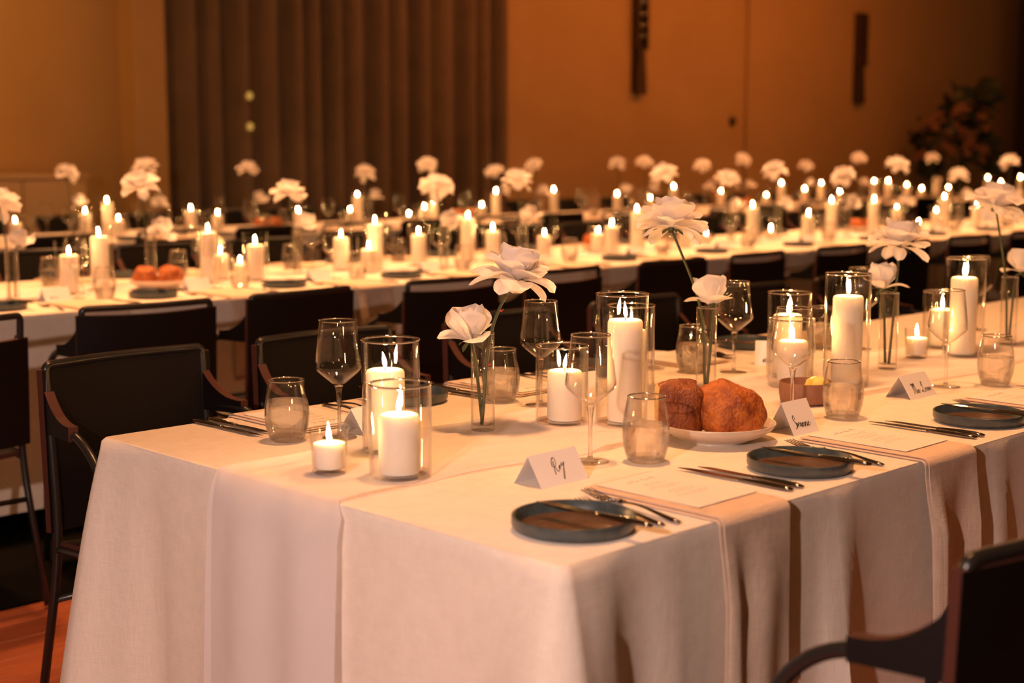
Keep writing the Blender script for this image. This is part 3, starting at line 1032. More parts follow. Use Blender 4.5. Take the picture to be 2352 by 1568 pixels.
def far_rose(base, tipp, kind, label, group, seed, mid):
    random.seed(seed)
    r = thing('white_rose', label, 'flower', base, 0, group)
    b = V3(base); e = V3(tipp) - b
    obj('stem', MB().tube(spline([(0, 0, 0), V3(mid) - b, e], 5), 0.0032, 6).mesh('stem', 'stem'), r)
    tag = 'open' if kind is OPEN else 'bud'
    v = random.randrange(3)
    obj('bloom', cached((tag, v), lambda: joined_bloom(kind, v + 1, 'bloom')), r, e, (random.uniform(-0.5, 0.5), random.uniform(-0.5, 0.5), random.uniform(0, 6)))


# ------------------------------------------------------------------ tableware
def plate_meshes():
    R = 0.091; h = 0.023
    body = MB().lathe([(0, 0.0), (R - 0.012, 0.0), (R - 0.004, 0.003), (R, 0.010), (R, h - 0.001), (R - 0.0018, h), (R - 0.0036, h - 0.001), (R - 0.0045, 0.011), (R - 0.010, 0.0055), (R - 0.0101, 0.0045)], 64).mesh('rim', 'slate', True, 60)
    well = MB().lathe([(R - 0.0101, 0.0055), (R - 0.02, 0.0050), (0, 0.0050)], 64).mesh('well', 'well')
    return body, well


def side_plate(x, y, label, group, z=TZ):
    a, b = cached('plate', plate_meshes)
    r = thing('side_plate', label, 'plate', (x, y, z), 0, group)
    obj('rim', a, r); obj('well', b, r)
    return r


def knife_meshes(L=0.235, hl=0.105):
    h = MB()
    n = 9
    pts = [(0, hl * k / (n - 1), 0.0045) for k in range(n)]
    rad = [0.0035, 0.0068, 0.0076, 0.0076, 0.0074, 0.0068, 0.006, 0.0052, 0.0048]
    h.tube(pts, rad, 10, flat=0.62)
    b = MB()
    m = 12
    v = []; f = []
    for k in range(m + 1):
        t = k / m
        yy = hl - 0.002 + (L - hl) * t
        wl = -0.0066 - 0.0022 * math.sin(PI * min(1, t * 1.2))
        wr = 0.0072 - (0.013 * max(0, (t - 0.72) / 0.28) ** 2)
        if t < 0.06:
            wl *= 0.75
        if k == m:
            wl = -0.005; wr = -0.0042
        v += [(wl, yy, 0.0045), (wr, yy, 0.0040), (wr, yy, 0.0052), (wl, yy, 0.0048)]
    for k in range(m):
        for q in range(4):
            f.append((k * 4 + q, k * 4 + (q + 1) % 4, (k + 1) * 4 + (q + 1) % 4, (k + 1) * 4 + q))
    f += [(3, 2, 1, 0), (m * 4, m * 4 + 1, m * 4 + 2, m * 4 + 3)]
    b.add(v, f)
    return h.mesh('handle', 'steel'), b.mesh('blade', 'steel', True, 40)


def knife(x, y, rz, label, group, z=TZ, tilt=0.0, small=False):
    hm, bm = cached(('knife', small), lambda: knife_meshes(0.215, 0.10) if small else knife_meshes())
    r = thing('table_knife', label, 'knife', (x, y, z), 0, group, rot=(tilt, 0, rz))
    obj('handle', hm, r); obj('blade', bm, r)
    return r


def fork_meshes(L):
    h = MB()
    hl = L * 0.62
    prof = []
    for k in range(12):
        t = k / 11
        z = 0.004 + 0.010 * math.sin(PI * min(1, t * 1.0)) * t
        prof.append((0, hl * t, z))
    h.tube(prof, [0.003, 0.0065, 0.0062, 0.0055, 0.0048, 0.0042, 0.0036, 0.0032, 0.003, 0.0029, 0.003, 0.0035], 10, flat=0.45)
    d = MB()

    def fn(a, b):
        t = a; q = b * 2 - 1
        wd = 0.0035 + 0.0085 * math.sin(min(1, t * 1.5) * PI / 2)
        return (q * wd, hl - 0.004 + L * 0.14 * t, 0.0045 + 0.004 * math.cos(t * 2.4) - 0.002 * (1 - q * q))
    d.sheet(fn, 7, 6, 0.0018)
    y0 = hl - 0.004 + L * 0.14
    t_ = MB().tube([(0, y0 - 0.003, 0.0018), (0, y0 + L * 0.10, 0.0032), (0, L, 0.0085)], [0.0015, 0.0013, 0.0007], 6)
    return h.mesh('handle', 'steel'), d.mesh('head', 'steel'), t_.mesh('tine', 'steel')


def fork(x, y, rz, label, group, z=TZ, L=0.205, tilt=0.0):
    hm, dm_, tm = cached(('fork', L), lambda: fork_meshes(L))
    r = thing('table_fork', label, 'fork', (x, y, z), 0, group, rot=(tilt, 0, rz))
    obj('handle', hm, r)
    d = obj('head', dm_, r)
    for k in range(4):
        obj('tine', tm, d, ((k - 1.5) * 0.0066, 0, 0))
    return r


def napkin(u0, u1, y_in, y_edge, side, hang, label, group, seed):
    """folded linen napkin lying on the cloth and hanging over the edge; side -1 near edge, +1 far edge"""
    random.seed(seed)
    ph = random.uniform(0, 6.28)
    r = thing('napkin', label, 'napkin', (0, 0, 0), 0, group)
    flat = abs(y_in - y_edge) + 0.005
    arc = 0.012

    def strip(off, inset, z_off, drop):
        tot = flat + drop

        def fn(a, b):
            R_ = arc + off
            k = a * 40
            s = flat * k / 14 if k <= 14 else flat + R_ * 1.57 * (k - 14) / 8 if k <= 22 else flat + R_ * 1.57 + (drop - R_ * 1.57) * (k - 22) / 18
            x = u0 + inset + (u1 - u0 - 2 * inset) * b
            if s < flat:
                wav = 0.0012 * math.sin(s * 30 + ph) * math.sin(b * 5)
                return (x, y_in + side * s, TZ + z_off + max(0, wav))
            e = s - flat
            if k <= 22:
                an = e / R_
                return (x, y_edge + side * (0.005 + R_ * math.sin(an)), TZ + z_off - R_ * (1 - math.cos(an)))
            d = e - R_ * 1.57
            g = min(1, d / 0.12)
            o = 0.004 + R_ + 0.004 * g + 0.008 * (d / 0.3) + g * (0.008 * math.sin(b * 7.0 + ph + d * 4) + 0.018 * math.exp(-((b - 0.10) / 0.12) ** 2) + 0.006 * math.exp(-((b - 1.0) / 0.15) ** 2))
            x2 = x + (b - 0.5) * -0.010 * g
            z = TZ + z_off - R_ - d
            y0_ = round(y_edge if side < 0 else y_edge - WID, 2)
            cf, H_ = COFF[y0_]
            floor_o = max(cf(x2 + k_, y_edge, 'front' if side < 0 else 'back', min(1, max(0.0, (TZ - z) / H_))) for k_ in (-0.03, 0, 0.03))
            o = max(o, floor_o + 0.0045 + off * 1.2)
            return (x2, y_edge + side * o, z)
        m = MB().sheet(fn, 40, 12, 0.0018)
        if side > 0:
            m.f = [tuple(reversed(q)) for q in m.f]
        return m
    obj('under_fold', strip(0.0, 0.0, 0.0030, hang).mesh('under_fold', 'napkin', True, 60), r)
    obj('upper_fold', strip(0.004, 0.006, 0.0068, hang - 0.012).mesh('upper_fold', 'napkin', True, 60), r)
    return r


def menu(xc, y0, y1, w, label, group, z, rz=0.0, seed=1, flip=False):
    """single printed sheet: short heading, then centred lines too fine to read"""
    random.seed(seed)
    h = y1 - y0
    r = thing('menu_card', label, 'menu', (xc, (y0 + y1) / 2, z), rz, group)
    obj('sheet', MB().box(-w / 2, w / 2, -h / 2, h / 2, 0, 0.0009).mesh('sheet', 'paper', False), r)
    mb = MB()
    zt = 0.0011

    def stroke(x0, x1, y, wd):
        mb.box(x0, x1, y - wd / 2, y + wd / 2, 0.0009, zt)
    # faint heading flourish: a few loops
    for k, xx in enumerate((-0.034, -0.021, -0.012, 0.004, 0.012, 0.026)):
        mb.tube(spline([(xx, h * 0.335, zt), (xx + 0.003, h * 0.36 + 0.006 * (k % 2), zt), (xx + 0.006, h * 0.335, zt), (xx + 0.009, h * 0.342, zt)], 3), 0.00035, 4)
    y = h * 0.24
    for grp_ in (2, 3, 3, 2):
        for k in range(grp_):
            L = random.uniform(0.035, 0.085) * (w / 0.148)
            x = -L / 2
            while x < L / 2:
                wl = random.uniform(0.006, 0.014)
                stroke(x, min(L / 2, x + wl), y, 0.0009)
                x += wl + 0.0022
            y -= h * 0.036
        y -= h * 0.035
    obj('print', mb.mesh('print', 'print', False), r)
    return r


GLYPHS = {
    'Roy': [[(0.10, -0.12), (0.09, 0.35), (0.14, 0.78)], [(-0.05, 0.42), (-0.04, 0.72), (0.13, 1.0), (0.33, 0.95), (0.38, 0.66), (0.26, 0.45), (0.12, 0.38), (0.24, 0.34), (0.33, 0.12), (0.48, 0.06), (0.60, 0.22), (0.66, 0.42)],
            [(0.66, 0.42), (0.58, 0.30), (0.63, 0.20), (0.74, 0.28), (0.70, 0.44), (0.82, 0.40), (0.92, 0.52)],
            [(0.92, 0.58), (0.90, 0.44), (1.0, 0.38), (1.10, 0.60), (1.06, 0.30), (0.96, -0.18), (0.84, -0.52), (0.80, -0.40), (0.90, -0.05), (1.08, 0.34), (1.22, 0.60)]],
    'Swannie': [[(0.30, 0.68), (0.20, 0.98), (0.04, 0.96), (0.02, 0.70), (0.20, 0.46), (0.32, 0.26), (0.28, 0.02), (0.16, 0.0), (0.14, 0.10)],
                [(0.36, 0.44), (0.40, 0.08), (0.50, 0.38), (0.56, 0.08), (0.66, 0.42), (0.78, 0.34)],
                [(0.96, 0.38), (0.82, 0.30), (0.82, 0.08), (0.96, 0.16), (1.0, 0.38), (1.02, 0.06), (1.12, 0.14)],
                [(1.14, 0.36), (1.16, 0.04), (1.26, 0.36), (1.34, 0.30), (1.36, 0.04), (1.46, 0.12)],
                [(1.48, 0.36), (1.50, 0.04), (1.60, 0.36), (1.68, 0.30), (1.70, 0.04), (1.82, 0.14)],
                [(1.84, 0.36), (1.86, 0.06), (1.98, 0.12), (2.10, 0.30), (2.02, 0.36), (1.98, 0.16), (2.08, 0.02), (2.26, 0.28)]],
    'Mai Loan': [[(-0.08, 0.78), (0.02, 0.94), (0.10, 0.60), (0.10, 0.0)], [(0.10, 0.5), (0.22, 0.92), (0.30, 0.60), (0.30, 0.06)], [(0.30, 0.5), (0.42, 0.95), (0.50, 0.50), (0.54, 0.02)],
                 [(0.80, 0.34), (0.66, 0.28), (0.66, 0.06), (0.80, 0.14), (0.84, 0.34), (0.86, 0.06), (0.96, 0.12)], [(1.00, 0.38), (0.98, 0.08), (1.10, 0.10), (1.22, 0.36)],
                 [(1.62, 0.55), (1.74, 0.96), (1.82, 0.78), (1.72, 0.34), (1.56, 0.04), (1.46, 0.14), (1.58, 0.24), (1.78, 0.08), (1.98, 0.02), (2.08, 0.16)],
                 [(2.12, 0.36), (2.02, 0.22), (2.10, 0.06), (2.22, 0.18), (2.16, 0.36), (2.32, 0.30)], [(2.52, 0.36), (2.40, 0.30), (2.38, 0.08), (2.52, 0.14), (2.56, 0.36), (2.58, 0.08), (2.66, 0.14)],
                 [(2.70, 0.36), (2.72, 0.06), (2.82, 0.34), (2.92, 0.28), (2.94, 0.06), (3.08, 0.30)]],
    'scribble': [[(0.0, 0.2), (0.15, 0.7), (0.25, 0.1), (0.45, 0.8), (0.5, 0.15), (0.8, 0.6), (0.85, 0.1), (1.1, 0.5)], [(1.2, 0.1), (1.4, 0.6), (1.5, 0.1), (1.8, 0.5), (2.0, 0.2)]],
}


def name_card(x, y, rz, text, size, tx, tz, label, group, w=0.105, h=0.05, dp=0.032, pen=0.00072):
    r = thing('name_card', label, 'name card', (x, y, TZ), rz, group)
    t = 0.0006
    fr = MB().add([(-w / 2, -dp, 0.0002), (w / 2, -dp, 0.0002), (w / 2, 0, h), (-w / 2, 0, h), (-w / 2, -dp + t, 0.0002), (w / 2, -dp + t, 0.0002), (w / 2, t, h - t), (-w / 2, t, h - t)],
                  [(0, 1, 2, 3), (7, 6, 5, 4), (0, 4, 5, 1), (1, 5, 6, 2), (2, 6, 7, 3), (3, 7, 4, 0)])
    bk = MB().add([(-w / 2, dp, 0.0002), (w / 2, dp, 0.0002), (w / 2, 0.0002, h), (-w / 2, 0.0002, h), (-w / 2, dp - t, 0.0002), (w / 2, dp - t, 0.0002), (w / 2, -0.0002, h - t), (-w / 2, -0.0002, h - t)],
                  [(3, 2, 1, 0), (4, 5, 6, 7), (1, 5, 4, 0), (2, 6, 5, 1), (3, 7, 6, 2), (0, 4, 7, 3)])
    f = obj('front_panel', fr.mesh('front_panel', 'card', False), r)
    obj('back_panel', bk.mesh('back_panel', 'card', False), r)
    if text:
        mb = MB()
        upv = V3((0, dp, h)).normalized(); n = V3((0, -h, dp)).normalized()
        o = V3((0, -dp, 0))
        for st in GLYPHS[text]:
            pts = []
            for p in spline(st, 6):
                pts.append(o + V3((tx + p.x * size * 0.9 + p.y * size * 0.16, 0, 0)) + upv * (tz + p.y * size) + n * 0.0004)
            mb.tube(pts, pen, 6, flat=0.35)
        obj('lettering', mb.mesh('lettering', 'ink'), f)
    return r


def lump(L, Wd, H, seed, ridged=0.0, cut=None, pw=2.6, lean=0.0, mat='crust'):
    """crusty piece of bread: rounded block pushed about by noise"""
    nu, nv = 44, 28
    mb = MB()
    rows_ = []
    for i in range(nv + 1):
        ph = -PI / 2 + PI * i / nv
        row_ = []
        for k in range(nu):
            th = 2 * PI * k / nu
            d = V3((math.cos(ph) * math.cos(th), math.cos(ph) * math.sin(th), math.sin(ph)))
            q = (abs(d.x) ** pw + abs(d.y) ** pw + abs(d.z) ** pw) ** (-1 / pw)
            p = d * q
            nz_ = noise.noise(p * 1.6 + V3((seed, 0, 0))) * 0.13 + noise.noise(p * 4.5 + V3((0, seed, 0))) * 0.05
            nz_ += ridged * math.sin(p.x * 7.0 + p.z * 2.5 + 1.5 * p.y)
            p = p * (1 + nz_)
            v = V3((p.x * L / 2, p.y * Wd / 2, (p.z * 0.5 + 0.5) * H))
            v.x += lean * v.z
            if cut is not None and v.x < cut:
                v.x = cut + (v.x - cut) * 0.12
            v.z = max((v.z - 0.2 * H) * 1.22, 0.0)
            row_.append(v)
        rows_.append(row_)
    for r_ in rows_:
        mb.v += [tuple(v) for v in r_]
    for i in range(nv):
        for k in range(nu):
            k2 = (k + 1) % nu
            q = (i * nu + k, i * nu + k2, (i + 1) * nu + k2, (i + 1) * nu + k)
            mb.f.append(q)
            mid = sum((V3(mb.v[j]) for j in q), V3()) / 4
            mb.mi.append(1 if (cut is not None and mid.x < cut + 0.002) else 0)
    return mb.mesh('bread', [mat, 'crumb'])


# ------------------------------------------------------------------ nearest table
G = 'things on the nearest table'
GC1 = 'candles on the nearest table'
near_c = [
    ('V', 0.092, 0.653, 'lit votive candle in front of the first wine glass near the table end', 'small votive glass nearest the table end', 0, 0),
    ('S', 0.165, 0.552, 'short lit pillar candle, foremost on the nearest table', 'short clear hurricane glass, foremost on the nearest table', -0.006, -0.004),
    ('M', 0.285, 0.72, 'lit pillar candle right behind the foremost candle', 'wider-looking taller hurricane glass right behind the foremost one', -0.008, 0.006),
    ('S', 0.708, 0.692, 'short lit pillar candle right of the first rose vase', 'hurricane glass right of the first rose vase, behind a wine glass', 0.004, -0.004),
    ('L', 0.785, 0.60, 'tallest lit pillar candle, left of the bread', 'tallest hurricane glass, left of the bread', 0.006, -0.003),
    ('M', 1.045, 0.80, 'lit pillar candle hidden behind the tallest one left of the bread', 'hurricane glass half behind the tallest one left of the bread', 0.0, 0.0),
    ('M', 1.545, 0.725, 'lit pillar candle behind the wine glass by the butter dish', 'hurricane glass behind the wine glass by the butter dish', 0.0, 0.004),
    ('S', 1.425, 0.635, 'short lit candle seen through the wine glass by the butter dish', 'short hurricane glass seen through the wine glass by the butter dish', 0.0, -0.004),
    ('L', 1.525, 0.55, 'tall lit pillar candle behind the tumbler right of the butter dish', 'tall hurricane glass behind the tumbler right of the butter dish', -0.004, -0.004),
    ('V', 2.055, 0.669, 'lit votive candle right of the third rose vase', 'small votive glass right of the third rose vase', 0, 0),
    ('S', 2.285, 0.725, 'short lit candle seen through the rightmost wine glass', 'short hurricane glass behind the rightmost wine glass', 0.0, 0.0),
    ('L', 2.175, 0.60, 'tall lit pillar candle farthest right on the nearest table', 'tall hurricane glass farthest right on the nearest table', -0.006, 0.0),
]
for i, (s, x, y, la, lg, dx, dy) in enumerate(near_c):
    candle(s, x, y, la, GC1, lg, i, dx, dy)

GV = 'bud vases on the nearest table'
GR = 'roses on the nearest table'
Z0 = TZ + RZ
vn = ['first bud vase with two roses, left of the short candles', 'second bud vase with two roses, behind the bread', 'third bud vase with two roses, right of the tall candle', 'fourth bud vase with two roses at the edge of the picture']
for (x, y), l in zip(((0.538, 0.744), (1.22, 0.725), (1.822, 0.617), (2.47, 0.62)), vn):
    bud_vase(x, y, l, GV)
zs = Z0 + 0.013
# first vase: wide open bloom leaning right, bud at the rim
rose((0.528, 0.737, zs), (0.600, 0.722, 1.045), OPEN, (0.25, 0.05, 0.3), 'large wide-open white rose in the first bud vase', GR, 51, 1.0, mid=(0.553, 0.736, 0.944), thorns=2)
rose((0.545, 0.753, zs), (0.526, 0.764, 0.930), BUD, (-0.05, -0.15, 0.2), 'half-open white rose at the rim of the first bud vase', GR, 52, 0.95, mid=(0.531, 0.756, 0.88))
rose((1.228, 0.733, zs), (1.150, 0.775, 1.125), OPEN, (0.15, 0.25, 1.1), 'flat white rose on a long bare stem above the second bud vase', GR, 53, 1.0, mid=(1.209, 0.735, 0.944))
rose((1.214, 0.716, zs), (1.224, 0.712, 0.952), BUD, (0.15, 0.1, 2.2), 'closed round white rose at the rim of the second bud vase', GR, 54, 0.92, mid=(1.229, 0.714, 0.93))
rose((1.815, 0.609, zs), (1.845, 0.609, 1.058), OPEN, (0.1, -0.1, 2.0), 'open white rose above the third bud vase', GR, 55, 0.98, mid=(1.835, 0.608, 0.944))
rose((1.828, 0.627, zs), (1.812, 0.634, 0.953), BUD, (0.1, 0.15, 0.9), 'cupped white rosebud at the rim of the third bud vase', GR, 56, 0.95, mid=(1.814, 0.628, 0.925))
rose((2.480, 0.628, zs), (2.395, 0.635, 1.140), OPEN, (0.2, 0.25, 0.4), 'white rose on a tall stem above the fourth bud vase', GR, 57, 0.98, mid=(2.458, 0.629, 0.944))
rose((2.462, 0.612, zs), (2.520, 0.606, 0.955), BUD, (0.1, 0.2, 1.4), 'white rosebud cut by the right edge of the picture', GR, 58, 0.95, mid=(2.482, 0.611, 0.93))

GW = 'wine glasses on the nearest table'
GT = 'water tumblers on the nearest table'
for x, y, l in [(0.481, 0.407, 'foremost empty wine glass, left of the bread'), (1.108, 0.413, 'empty wine glass between the bread and the butter dish'), (1.679, 0.377, 'empty wine glass behind the Mai Loan name card'),
                (0.297, 0.89, 'empty wine glass against the dark chair, left of the candles'), (0.829, 0.87, 'empty wine glass behind the short candle, right of the first roses'),
                (1.504, 0.858, 'empty wine glass right of the second rose vase'), (2.10, 0.87, 'empty wine glass partly hidden behind the third rose vase'), (2.74, 0.86, 'empty wine glass behind the fourth rose vase')]:
    wine(x, y, l, GW)
for x, y, l, f in [(0.551, 0.338, 'water tumbler overlapping the left end of the bread', 0.068), (1.163, 0.326, 'water tumbler right of the butter dish', 0.068), (1.779, 0.305, 'water tumbler at the right edge of the nearest table', 0.068),
                   (0.208, 0.936, 'water tumbler nearest the table end, left of the votive', 0.078), (0.798, 0.962, 'water tumbler right behind the first rose vase', 0.072), (1.431, 0.93, 'water tumbler left of the second rose vase', 0.072),
                   (2.03, 0.95, 'water tumbler far across the table near the third roses', 0.07)]:
    tumbler(x, y, l, GT, f)

# near-side place settings
GP = 'slate side plates on the nearest table'
side_plate(0.124, 0.114, 'slate side plate at the table corner, closest to the camera', GP)
side_plate(0.695, 0.112, 'slate side plate between the two hanging napkins', GP)
side_plate(1.325, 0.108, 'slate side plate beyond the second hanging napkin', GP)
GK = 'cutlery on the nearest table'
for (bx, fx, l1) in ((0.205, 0.262, 'corner plate'), (0.772, 0.825, 'middle slate plate'), (1.40, 1.455, 'far slate plate')):
    knife(bx - 0.066, -0.022, 0.05, 'butter knife resting on the rim of the ' + l1, GK, TZ + 0.0235, 0.0, True)
    fork(bx + 0.02, 0.028, -0.12, 'smaller fork beside the ' + l1, GK, L=0.19, tilt=0.0) if fx < 0.5 else None
    fork(fx - 0.01, 0.02, -0.20, 'long fork beside the ' + l1, GK, L=0.235)
for kx, l in ((0.543, 'first napkin'), (1.152, 'second napkin'), (1.79, 'third napkin')):
    knife(kx, 0.022, 0.0, 'dinner knife nearer the ' + l, GK)
    knife(kx + 0.030, 0.022, 0.0, 'second knife farther from the ' + l, GK, small=True)
GN = 'napkins on the nearest table'
GM = 'menus on the nearest table'
napkin(0.300, 0.480, 0.262, 0.0, -1, 0.30, 'linen napkin hanging over the front edge beside the corner plate', GN, 61)
napkin(0.893, 1.075, 0.250, 0.0, -1, 0.315, 'linen napkin hanging over the front edge by the foreground chair', GN, 62)
napkin(1.505, 1.685, 0.250, 0.0, -1, 0.30, 'linen napkin at the right edge of the nearest table', GN, 63)
menu(0.400, 0.042, 0.252, 0.148, 'menu sheet on the napkin beside the Roy name card', GM, TZ + 0.0091, 0.0, 1)
menu(0.992, 0.036, 0.245, 0.148, 'menu sheet on the napkin by the tumbler and butter dish', GM, TZ + 0.0091, 0.0, 2)
menu(1.602, 0.036, 0.245, 0.148, 'menu sheet on the napkin at the right edge', GM, TZ + 0.0091, 0.0, 3)
name_card(0.325, 0.352, 0.02, 'Roy', 0.026, -0.014, 0.022, 'folded white name card reading Roy', 'name cards', w=0.115)
name_card(0.972, 0.316, 0.0, 'Swannie', 0.026, -0.030, 0.014, 'folded white name card reading Swannie beside the bread plate', 'name cards', w=0.085, h=0.062)
name_card(1.512, 0.370, 0.02, 'Mai Loan', 0.028, -0.032, 0.011, 'folded white name card reading Mai Loan', 'name cards', w=0.115)

# far-side place settings
napkin(0.265, 0.440, 0.968, WID, 1, 0.28, 'napkin behind the tumbler nearest the table end', GN, 64)
napkin(0.862, 1.040, 0.968, WID, 1, 0.28, 'napkin behind the first rose vase', GN, 65)
napkin(1.465, 1.640, 0.968, WID, 1, 0.28, 'napkin behind the second rose vase', GN, 66)
napkin(2.06, 2.24, 0.968, WID, 1, 0.28, 'napkin behind the third rose vase', GN, 67)
for xc, l in ((0.352, 'napkin near the table end'), (0.951, 'napkin behind the first roses'), (1.552, 'napkin behind the second roses')):
    menu(xc, 0.975, 1.185, 0.148, 'menu sheet on the ' + l, GM, TZ + 0.0091, PI, 7)
for kx, l in ((0.182, 'napkin near the table end'), (0.785, 'napkin behind the first roses'), (1.385, 'napkin behind the second roses')):
    knife(kx, 1.228, PI + 0.03, 'dinner knife left of the ' + l, GK)
    knife(kx + 0.032, 1.222, PI + 0.02, 'second knife left of the ' + l, GK, small=True)
for px, l in ((0.655, 'slate side plate behind the two foremost candles'), (1.245, 'slate side plate behind the tall candle left of the bread'), (1.92, 'slate side plate behind the Mai Loan place'), ):
    side_plate(px, 1.112, l, GP)
for fx, l in ((0.49, 'near the table end'), (1.09, 'behind the short candle'), (1.70, 'behind the butter dish candles')):
    fork(fx, 1.20, PI - 0.12, 'long fork on the far side ' + l, GK, L=0.235)
    fork(fx + 0.035, 1.195, PI - 0.1, 'smaller fork on the far side ' + l, GK, L=0.19)
    knife(fx + 0.105, 1.205, PI + 0.03, 'butter knife laid across the far plate ' + l, GK, TZ + 0.0235, 0.0, True)
name_card(0.385, 0.915, PI + 0.25, None, 0, 0, 0, 'folded name card seen from behind beside the foremost tall candle', 'name cards')
name_card(0.985, 0.905, PI - 0.1, None, 0, 0, 0, 'folded name card seen from behind near the short candle', 'name cards')
name_card(1.690, 0.885, -0.95, 'scribble', 0.017, -0.016, 0.006, 'folded name card with dark scrawl behind the second roses', 'name cards', w=0.07, h=0.06, pen=0.0016)

# bread and butter
FOOT += [(0.795, 0.372, 0.12), (1.262, 0.482, 0.062)]
bp = obj('bread_plate', MB().lathe([(0, 0.0), (0.062, 0.0), (0.066, 0.004), (0.088, 0.012), (0.108, 0.024), (0.115, 0.034), (0.1145, 0.0365), (0.112, 0.0365), (0.104, 0.027), (0.085, 0.0155), (0.062, 0.008), (0, 0.0075)], 64).mesh('bread_plate', 'cream'),
         None, (0.795, 0.372, TZ + 0.0005), label='shallow cream plate holding two pieces of bread', cat='plate')
yaw = -0.78
obj('bread', lump(0.100, 0.086, 0.098, 3.1, cut=-0.034, pw=4.2, lean=0.02, mat='crust_dark'), None, (0.744, 0.430, TZ + 0.0165), (0.0, 0.0, yaw), label='dark crusty bread piece with a torn face, leftmost on the cream plate', cat='bread', group='bread on the cream plate')
obj('bread', lump(0.130, 0.100, 0.098, 8.4, ridged=0.045, pw=2.3, lean=-0.2), None, (0.825, 0.350, TZ + 0.0165), (0.0, 0.0, yaw), label='orange-brown bread piece with flaky ridges, on the right of the cream plate', cat='bread', group='bread on the cream plate')
w = obj('butter_dish', MB().lathe([(0, 0), (0.050, 0), (0.056, 0.004), (0.0585, 0.020), (0.0585, 0.044), (0.0565, 0.046), (0.0545, 0.044), (0.053, 0.018), (0.046, 0.012), (0, 0.012)], 56).mesh('butter_dish', 'clay', True, 60),
        None, (1.262, 0.482, TZ + RZ), label='round brown clay dish beside the tumbler', cat='dish')


def butter():
    mb = MB().lathe([(0, 0), (0.016, 0.002), (0.0265, 0.012), (0.028, 0.022), (0.023, 0.034), (0.012, 0.041), (0, 0.043)], 28)
    mb.v = [(x * (1 + 0.10 * noise.noise(V3((x, y, z)) * 60)), y * (1 + 0.10 * noise.noise(V3((y, z, x)) * 60)), z) for x, y, z in mb.v]
    return mb.mesh('butter_ball', 'butter')


obj('butter_ball', butter(), None, (1.282, 0.467, TZ + RZ + 0.013), label='yellow ball of butter in the clay dish', cat='butter')

# ------------------------------------------------------------------ middle table
T2C = [('M', 1.275, 3.832), ('L', 1.447, 3.911), ('L', 1.919, 3.866), ('S', 2.055, 3.99), ('M', 2.132, 3.837), ('V', 2.227, 4.098), ('L', 2.83, 3.892), ('M', 2.706, 3.987), ('S', 2.724, 3.808), ('M', 3.13, 3.935), ('L', 3.506, 3.996), ('M', 3.594, 3.906), ('S', 4.02, 3.963), ('S', 4.417, 3.945), ('M', 4.351, 3.787), ('L', 4.766, 3.967), ('L', 5.139, 3.924), ('L', 5.689, 3.848), ('M', 6.166, 3.778), ('S', 6.493, 3.995), ('V', 6.074, 3.988), ('V', 5.418, 3.986), ('L', 6.775, 4.009), ('L', 7.071, 3.873), ('M', 7.54, 3.978), ('L', 8.025, 3.886), ('S', 8.148, 4.013), ('V', 7.421, 3.739), ('M', 8.352, 3.805), ('S', 8.763, 3.826)]
T3C = [('S', 2.684, 7.222), ('M', 3.171, 7.253), ('L', 3.338, 7.267), ('S', 3.302, 7.065), ('M', 3.909, 7.181), ('S', 4.198, 7.305), ('S', 4.835, 7.229), ('L', 5.425, 7.294), ('S', 5.195, 7.089), ('M', 6.093, 7.182), ('S', 5.948, 7.124), ('V', 5.87, 7.22), ('S', 6.495, 7.063), ('L', 6.704, 7.116), ('L', 7.395, 7.133), ('S', 8.846, 7.298), ('M', 8.346, 7.259), ('L', 8.948, 7.101), ('M', 9.871, 7.267), ('S', 10.374, 7.096), ('L', 10.804, 7.221), ('M', 11.034, 7.093), ('L', 11.28, 7.06), ('S', 11.977, 7.287), ('L', 12.372, 7.114), ('L', 12.662, 7.116), ('M', 13.397, 7.315), ('S', 13.68, 7.287), ('L', 13.753, 7.135), ('S', 14.342, 7.31), ('L', 15.079, 7.2), ('M', 15.495, 7.236), ('L', 15.757, 7.113)]


def row_candles(lst, tname, group):
    cnt = {}
    for s, x, y in sorted(lst, key=lambda c: c[1] - c[2]):
        i = cnt.get(s, 0); cnt[s] = i + 1
        if s == 'V':
            candle(s, x, y, 'lit votive on the %s table, %s of its votives' % (tname, nth(i)), group, 'votive glass on the %s table, %s of its kind' % (tname, nth(i)))
        else:
            candle(s, x, y, '%s lit pillar candle on the %s table, %s of that height' % (SIZEW[s], tname, nth(i)), group,
                   '%s hurricane glass on the %s table, %s of that height' % (SIZEW[s], tname, nth(i)))


row_candles(T2C, 'middle', 'candles on the middle table')
row_candles(T3C, 'farthest', 'candles on the farthest table')

T2R = [(1.008, 3.754, 1.127), (1.749, 4.039, 1.181), (2.472, 4.006, 1.137), (3.172, 3.802, 1.155), (3.798, 3.898, 1.173), (4.94, 3.88, 1.191), (5.629, 3.961, 1.153), (6.186, 4.015, 1.2), (6.544, 3.738, 1.162), (7.124, 3.711, 1.23), (8.542, 4.034, 1.141), (9.018, 3.873, 1.239)]
T3R = [(3.153, 7.372, 1.178), (3.519, 7.024, 1.22), (4.512, 7.324, 1.197), (5.35, 7.053, 1.162), (6.154, 7.279, 1.214), (6.996, 7.388, 1.155), (7.242, 7.168, 1.205), (8.211, 7.097, 1.212), (8.456, 7.001, 1.223), (9.433, 7.117, 1.186), (10.368, 7.347, 1.239), (11.267, 7.214, 1.17), (12.052, 7.084, 1.249), (13.55, 7.06, 1.246)]


